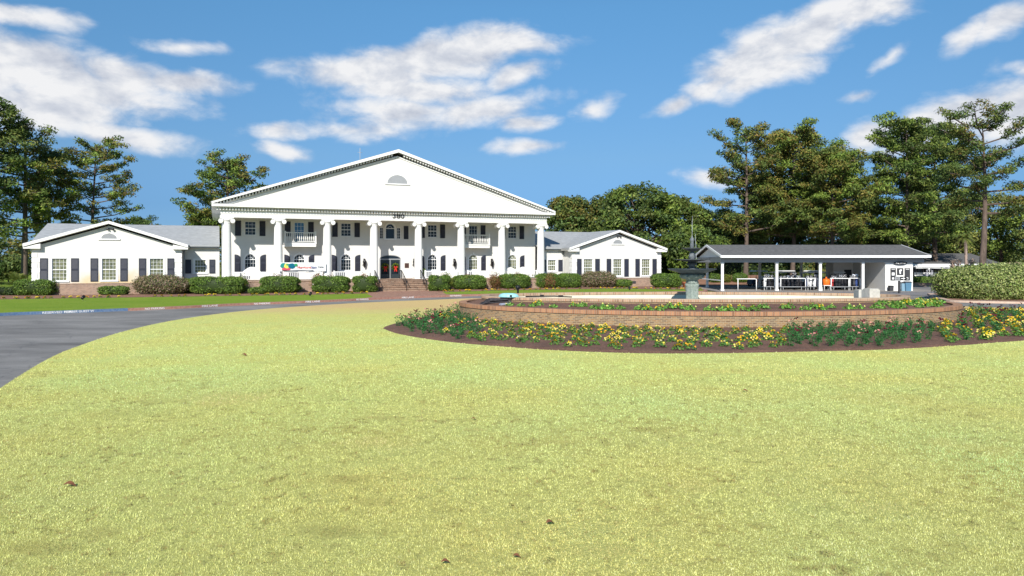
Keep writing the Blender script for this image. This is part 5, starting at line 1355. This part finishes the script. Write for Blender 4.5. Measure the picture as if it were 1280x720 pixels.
bin_(1134, 74.4, .62, .98, BLUEB, 'blue wheeled bin against the white booth'); bin_(1128.6, 74.5, .4, .9, mat('pale_blue_plastic', (.2, .33, .42), .5), 'narrow pale blue bin left of the wider blue bin'); bin_(1113.5, 74.5, .42, .55, DKGREY, 'small dark bin at the left of the booth front')

# golf carts
def make_cart():
    t = empty('golf_cart', (0, 0, 0), 0, 'x', 'golf cart', 'golf carts parked under the pavilion')
    CB = mat('cart_body', (.03, .04, .07), .35); CW = mat('cart_white', (.7, .7, .68), .5)
    b = MB(); b.prism([(-1.2, .3), (-.75, .28), (-.7, .34), (.45, .34), (.5, .28), (1.15, .3), (1.2, .55), (.9, .78), (.35, .8), (.3, .42), (-.45, .42), (-.6, .85), (-.75, .95), (-1.1, .72)], -.55, .55); b.build('body', CB, t)
    b = MB(); b.box(-.05 + .05, .55, -.5, .5, .8, .92); b.box(.5, .6, -.5, .5, .92, 1.3); b.build('seat', CW, t)
    b = MB(); b.prism([(-.75, 1.82), (-.6, 1.9), (.85, 1.9), (1.0, 1.84), (1.0, 1.8), (-.75, 1.78)], -.6, .6); b.build('canopy', CW, t)
    for sx, sz in ((-.68, .9), (.9, .75)):
        for sy in (-.52, .52): l = MB(); l.tube([(sx, sy, sz), (sx + (.15 if sx < 0 else 0), sy, 1.8)], .02, 5); l.build('canopy_post', BLACK, t)
    for sx in (-.8, .75):
        for sy in (-.5, .5):
            w = MB(); w.tube([(sx, sy - .09, .23), (sx, sy + .09, .23)], .23, 14); wo = w.build('wheel', BLACK, t); h = MB(); h.tube([(sx, sy - .1, .23), (sx, sy + .1, .23)], .1, 10); h.build('hub', CW, wo)
    b = MB()
    for sy in (-.25, .25): b.tube([(1.1, sy, .5), (1.22, sy, 1.35)], [.13, .16], 10); [b.tube([(1.2 + random.uniform(-.08, .08), sy + random.uniform(-.1, .1), 1.3), (1.25 + random.uniform(-.1, .1), sy + random.uniform(-.12, .12), 1.55 + random.random() * .1)], .025, 5) for _ in range(6)]
    b.build('golf_bags', mat('bag_fabric', (.06, .06, .08), .6, col2=(.5, .5, .52), vscale=12), t)
    b = MB(); b.tube([(-.55, -.25, .95), (-.35, -.25, 1.12)], .02, 6); b.lathe([(.17, 0), (.18, .02), (.15, .03)], (-.33, -.25, 1.1), 12); b.build('steering_wheel', BLACK, t)
    return t
cart = make_cart(); first = True
pos = [(28.6, 79, 1.45, 'golf cart parked just right of the second pavilion post'), (30.1, 80, 1.6, 'golf cart second in the row between second and third pavilion posts'), (31.7, 78.6, 1.5, 'golf cart parked behind the third pavilion post'), (33.4, 80, 1.65, 'golf cart just right of the orange cooler'), (35.0, 78.8, 1.5, 'golf cart parked left of the fourth pavilion post'), (29.4, 87.5, .3, 'golf cart beyond the rear of the pavilion seen past the second post'), (36.3, 88.5, 2.8, 'golf cart beyond the rear of the pavilion near its right end'), (33.2, 89, .2, 'golf cart beyond the rear of the pavilion in the middle')]
for x, y, r, lab in pos:
    c = cart if first else copy_tree(cart); first = False; place(c, (x, y, .03), r, 1.0, lab, 'golf carts around the pavilion')
for i, px in enumerate((1150, 1158, 1167, 1177, 1187)):
    c = copy_tree(cart); place(c, (PX(px, 100), 100, .02), .1 + pi * (i % 2) + 1.2, 1.15, ['golf cart at the left end of the row before the cart barn', 'second golf cart from the left before the cart barn', 'middle golf cart before the cart barn', 'fourth golf cart from the left before the cart barn', 'golf cart at the right end of the row before the cart barn'][i], 'golf carts before the cart barn')
# cart barn
t = empty('cart_barn', (PX(1170, 110), 110, 0), radians(1), 'low open barn with a dark roof and white fascia behind the booth', 'barn')
b = MB(); zE, zR = topz(331, 105), topz(318, 112); b.prism([(-6, zE), (1.5, zR), (9, zE), (9, zE + .12), (1.5, zR + .15), (-6, zE + .12)], -9, 6.2, 'x'); b.build('roof', SHINGLED, t)
b = MB(); b.box(-9, 6.2, -6.12, -6.003, zE - .28, zE + .14); b.build('fascia', TRIM, t)
b = MB(); b.box(-9, 6.1, 8, 8.2, 0, zE); b.box(6.0, 6.2, -5.9, 8, 0, zE); b.box(2.6, 5.99, -5.9, -5.7, 0, zE - .3); b.build('wall', mat('barn_wall', (.5, .48, .44), .8), t)
for x in (-8.6, -4.5, -.4, 2.4): p = MB(); p.box(x - .1, x + .1, -5.85, -5.65, 0, zE - .28); p.build('post', TRIM, t)
b = MB(); b.box(-2.2, 2.2, -.2, .2, 0, .4); b.box(-2.25, 2.25, -.25, .25, .4, .45)
tag(place(b.build('brick_planter', BRICKB), (PX(1158, 88), 88, .01), 0), 'low brick planter wall beyond the booth', 'wall')
# slope behind the pavilion
x0_, x1_ = 22, 34
hedge('hedge', 26.5, 97, 0, 11, 2.2, topz(344, 97), 'olive', 'long flat yellow green hedge beyond the left half of the pavilion', 'hedge', None, dens=90, leaf=.16)
hedge('hedge', 29, 108, 0, 26, 3, 4.6, 'dark', 'tall dark screen of evergreens beyond the pavilion', 'hedge', None, dens=40, leaf=.32, loose=.25)
b = MB(); b.prism([(90, .02), (95, 1.1), (98, 1.2), (98, .02)], 21.5, 33, 'x'); o = b.build('slope', MULCHR); tag(o, kind='structure')
for i, (px, d, w, h) in enumerate(((893, 92, 1.6, 1.2), (905, 92, 1.8, 1.1), (925, 92, 2, 1.3), (958, 92, 1.4, 1.0))):
    hedge('shrub', PX(px, d), d, .3, w, 1.4, h, 'olive' if i % 2 else 'green', ['small green shrub on the slope seen past the left pavilion corner', 'olive shrub on the slope behind the leftmost pavilion post', 'small green shrub on the slope above the first rail', 'olive shrub on the slope left of the second pavilion post'][i], 'shrub', 'shrubs on the slope beyond the pavilion', dens=90, leaf=.12, e=.8, seed=i)
# potted plant by right hedge, uplights, bench
t = empty('flower_pot', (*G(856.5, 358.8, .14), .14), 0, 'terracotta pot with a lime green plant right of the last front hedge', 'plant')
b = MB(); b.lathe([(.22, 0), (.3, .5), (.34, .52), (.32, .58)], (0, 0, 0), 16); b.build('pot', mat('terracotta', (.45, .17, .09), .8), t)
b = MB(); leafball((0, 0, .8), .35, 300, .12, PT['yellow'] + [(.2, .35, .05)], mb=b, flat=.8); b.build('foliage', LEAF, t)
for px, py, lab in ((104, 375.5, 'small dark ground spotlight in the lawn before the left wing'), (388, 370.6, 'small dark ground spotlight in the lawn before the third hedge'), (787, 363, 'small dark ground spotlight in the lawn before the right wing')):
    t = empty('ground_spotlight', (*G(px, py, .13), .13), 0, lab, 'spotlight', 'ground spotlights in the front lawn')
    b = MB(); b.tube([(0, 0, 0), (0, 0, .16)], .02, 6); b.build('stake', GREY, t); b = MB(); b.tube([(-.02, -.12, .14), (0, .12, .3)], [.09, .12], 10); b.build('lamp_head', BLACK, t)
t = empty('park_bench', (*BW(-7.75, -1.75), .14), TH, 'dark framed bench with pale slats between the second and third column hedges', 'bench')
b = MB(); [b.box(-.75, .75, -.25 + .14 * k, -.14 + .14 * k, .42, .45) for k in range(4)]; b.build('seat', CONC, t)
b = MB(); [b.box(-.75, .75, .3, .33, .55 + .13 * k, .64 + .13 * k) for k in range(3)]; b.build('backrest', CONC, t)
for x in (-.72, .72): b = MB(); b.tube([(x, -.28, 0), (x, -.26, .62), (x, .3, .62)], .03, 6); b.tube([(x, .34, 0), (x, .3, .45), (x, .36, .95)], .03, 6); b.build('leg', BLACK, t)

# ------------------------------------------------------------------ grass blades on the near lawn
lay = RN.random((40, 40)); lay2 = RN.random((220, 220))
def vnoise(g, x, y, s):
    n = g.shape[0]; u = (x / s) % (n - 1); v = (y / s) % (n - 1); i = u.astype(int); j = v.astype(int); fu = u - i; fv = v - j
    fu = fu * fu * (3 - 2 * fu); fv = fv * fv * (3 - 2 * fv)
    return (g[i, j] * (1 - fu) + g[i + 1, j] * fu) * (1 - fv) + (g[i, j + 1] * (1 - fu) + g[i + 1, j + 1] * fu) * fv
PATCH = [(290, 500, .9, .9, .55, (.78, .56, .30)), (150, 520, .8, .5, .5, (.5, .46, .16)), (200, 505, .7, .35, .6, (.42, .36, .12)), (180, 448, 1.0, .5, .7, (.45, .34, .12)),
         (440, 602, .35, .22, .8, (.40, .32, .12)), (475, 632, .45, .15, .6, (.45, .38, .15)), (60, 690, .4, .2, .8, (.36, .30, .11)), (120, 672, .25, .2, .6, (.4, .33, .13)), (415, 668, .35, .25, .8, (.34, .29, .11)), (480, 525, .5, .25, .8, (.45, .34, .14)),
         (470, 555, .8, .5, .4, (.85, .62, .34)), (620, 492, 1.6, .8, .4, (.85, .68, .2)), (880, 466, 3.0, .7, .5, (.74, .60, .2)), (960, 520, .9, .6, .35, (.78, .58, .28)), (1120, 500, 1.5, 1.0, .4, (.76, .6, .27)), (1220, 560, .9, .6, .4, (.75, .58, .26)),
         (640, 448, 3.5, .5, .5, (.66, .55, .2)), (1150, 452, 3.0, .5, .5, (.7, .58, .22)), (870, 610, .5, .3, .4, (.72, .58, .28)), (1100, 640, .5, .3, .4, (.6, .5, .22)), (760, 690, .4, .2, .5, (.5, .42, .18)), (590, 540, .25, .15, .7, (.45, .34, .14)), (700, 556, .3, .15, .6, (.45, .36, .15)), (330, 455, .7, .25, .6, (.45, .37, .14))]
b = MB(); isl = ccw(island)
def poly_mask(x, y, poly):
    r = np.zeros(len(x), bool); j = len(poly) - 1
    for i in range(len(poly)):
        xi, yi = poly[i]; xj, yj = poly[j]
        c = ((yi > y) != (yj > y)); xx = (xj - xi) * (y - yi) / ((yj - yi) or 1e-9) + xi; r ^= c & (x < xx); j = i
    return r
for y0, y1, dn, hh, ww in ((4.5, 6.8, 900, .026, .010), (6.8, 8.6, 4200, .025, .0075), (8.6, 11.5, 2900, .027, .009), (11.5, 16, 1500, .030, .012), (16, 22, 650, .034, .017), (22, 44, 210, .036, .025)):
    xm = .80 * y1 + 1.5; N_ = int(2 * xm * (y1 - y0) * dn); x = RN.uniform(-xm, xm, N_); y = RN.uniform(y0, y1, N_)
    k = (np.abs(x) < .80 * y + 1.5); x, y = x[k], y[k]; k = poly_mask(x, y, isl) & ~poly_mask(x, y, bedout) & (RN.random(len(x)) < np.clip((44 - y) / 18, 0, 1)); x, y = x[k], y[k]
    p1 = vnoise(lay, x + 50, y + 20, 2.3); p2 = vnoise(lay2, x + 50, y + 20, .35); p3 = vnoise(lay2, y + 70, x + 60, .12)
    n = len(x); a = RN.uniform(0, 2 * pi, n); lean = RN.uniform(.3, 1.25, n); h = hh * RN.uniform(.5, 1.2, n) * (.75 + .5 * p2)
    pf = vnoise(lay2, x * 1.3 + 70, y + 33, .055); w = ww * RN.uniform(.6, 1.3, n); P = np.stack([x, y, np.full(n, .034)], 1)
    dx, dy = np.cos(a), np.sin(a); S = np.stack([-dy, dx, 0 * a], 1) * w[:, None] / 2
    tip = P + np.stack([dx * np.sin(lean) * h, dy * np.sin(lean) * h, np.cos(lean) * h], 1)
    V = np.stack([P - S, P + S, tip], 1)
    c1 = np.array([.80, .91, .36]); c2 = np.array([.93, .86, .32]); c3 = np.array([.36, .27, .10]); c4 = np.array([.93, .92, .58])
    q = np.clip((p1 * .7 + vnoise(lay, x * .6 + 90, y + 60, 5.) * .5 - .35) * 2.2, 0, 1)[:, None]; T = c1 * q + c2 * (1 - q); fd = np.clip((y - 30) / 10, 0, 1)[:, None]; T = T * (1 - fd) + np.array([.74, .62, .25]) * fd; dk = (np.clip((p2 * .5 + p3 * .35 + vnoise(lay, y + 30, x + 90, .9) * .55 - .93) * 6, 0, .8) * .6 + np.clip((p3 * .55 + pf * .55 - .72) * 5, 0, .85) + (RN.random(n) < .07) * .75)[:, None]; dk = np.clip(dk, 0, 1)
    T = T * (1 - dk) + c3 * dk; hl = (RN.random(n) < .07)[:, None]; T = np.where(hl, T * .5 + c4 * .5, T); g2 = vnoise(lay, x * .8 + 40, y + 80, 3.1)[:, None]; T = T * np.concatenate([.88 + .12 * (1 - g2), .93 + .06 * g2, .90 + .2 * g2], 1); nr = np.clip((13 - y) / 5, 0, 1)[:, None]; T = T * RN.uniform(.72, 1.2, (n, 1)) * ((.90 - .10 * nr) + (.24 + .24 * nr) * pf[:, None])
    for (ppx, ppy, rx, ry, st, cc) in PATCH:
        gx, gy = G(ppx, ppy); e_ = ((x - gx) / rx) ** 2 + ((y - gy) / ry) ** 2 + (p2 - .5) * 1.2 + (p3 - .5) * .8
        m_ = (np.clip(1.15 - e_, 0, 1) * st * RN.uniform(.6, 1.2, n))[:, None]; m_ = np.clip(m_, 0, .9); T = T * (1 - m_) + np.array(cc) * m_
    gap = (vnoise(lay2, y * 1.1 + 40, x * 1.1 + 95, .032) * .6 + p3 * .4 > .74) & (y < 20); T[gap] *= .42
    T = np.clip(T, 0, .96)
    b.ch.append((V, 0, T))
o = b.build('grass', GRASSM); tag(o, 'short pale yellow green grass of the foreground lawn', 'grass', None, 'stuff')
# fallen leaves
DRY = mat('dry_leaf', (.20, .085, .04), .7, vary=.3, vscale=20)
for px, py, s, lab in ((87, 607, .17, 'large curled reddish brown fallen leaf on the grass at lower left'), (688, 654, .12, 'brown fallen leaf on the grass at lower centre'), (557, 703, .10, 'brown fallen leaf at the bottom edge left of centre'), (646, 696, .09, 'small dark fallen leaf at the bottom edge'), (932, 489, .14, 'dark fallen twig piece on the grass below the flower bed'), (305, 444, .2, 'dark twig lying on the grass at the left'), (592, 524, .1, 'small brown fallen leaf in the middle of the lawn')):
    b = MB(); n = 8; V = []
    for i in range(n):
        t0, t1 = i / n, (i + 1) / n
        f0, f1 = .32 * sin(pi * t0) + .01, .32 * sin(pi * t1) + .01; z0, z1 = .12 * sin(pi * t0 * 1.3), .12 * sin(pi * t1 * 1.3)
        for q in (-1, 1): b.face([((t0 - .5) * s, 0, z0 * s), ((t1 - .5) * s, 0, z1 * s), ((t1 - .5) * s, q * f1 * s, (z1 + .2 * f1 * 2) * s), ((t0 - .5) * s, q * f0 * s, (z0 + .2 * f0 * 2) * s)])
    o = b.build('fallen_leaf', DRY); o.location = (*G(px, py, .06), .065); o.rotation_euler = (.1, .1, random.uniform(-.4, .5)); tag(o, lab, 'leaf', 'fallen leaves on the lawn')
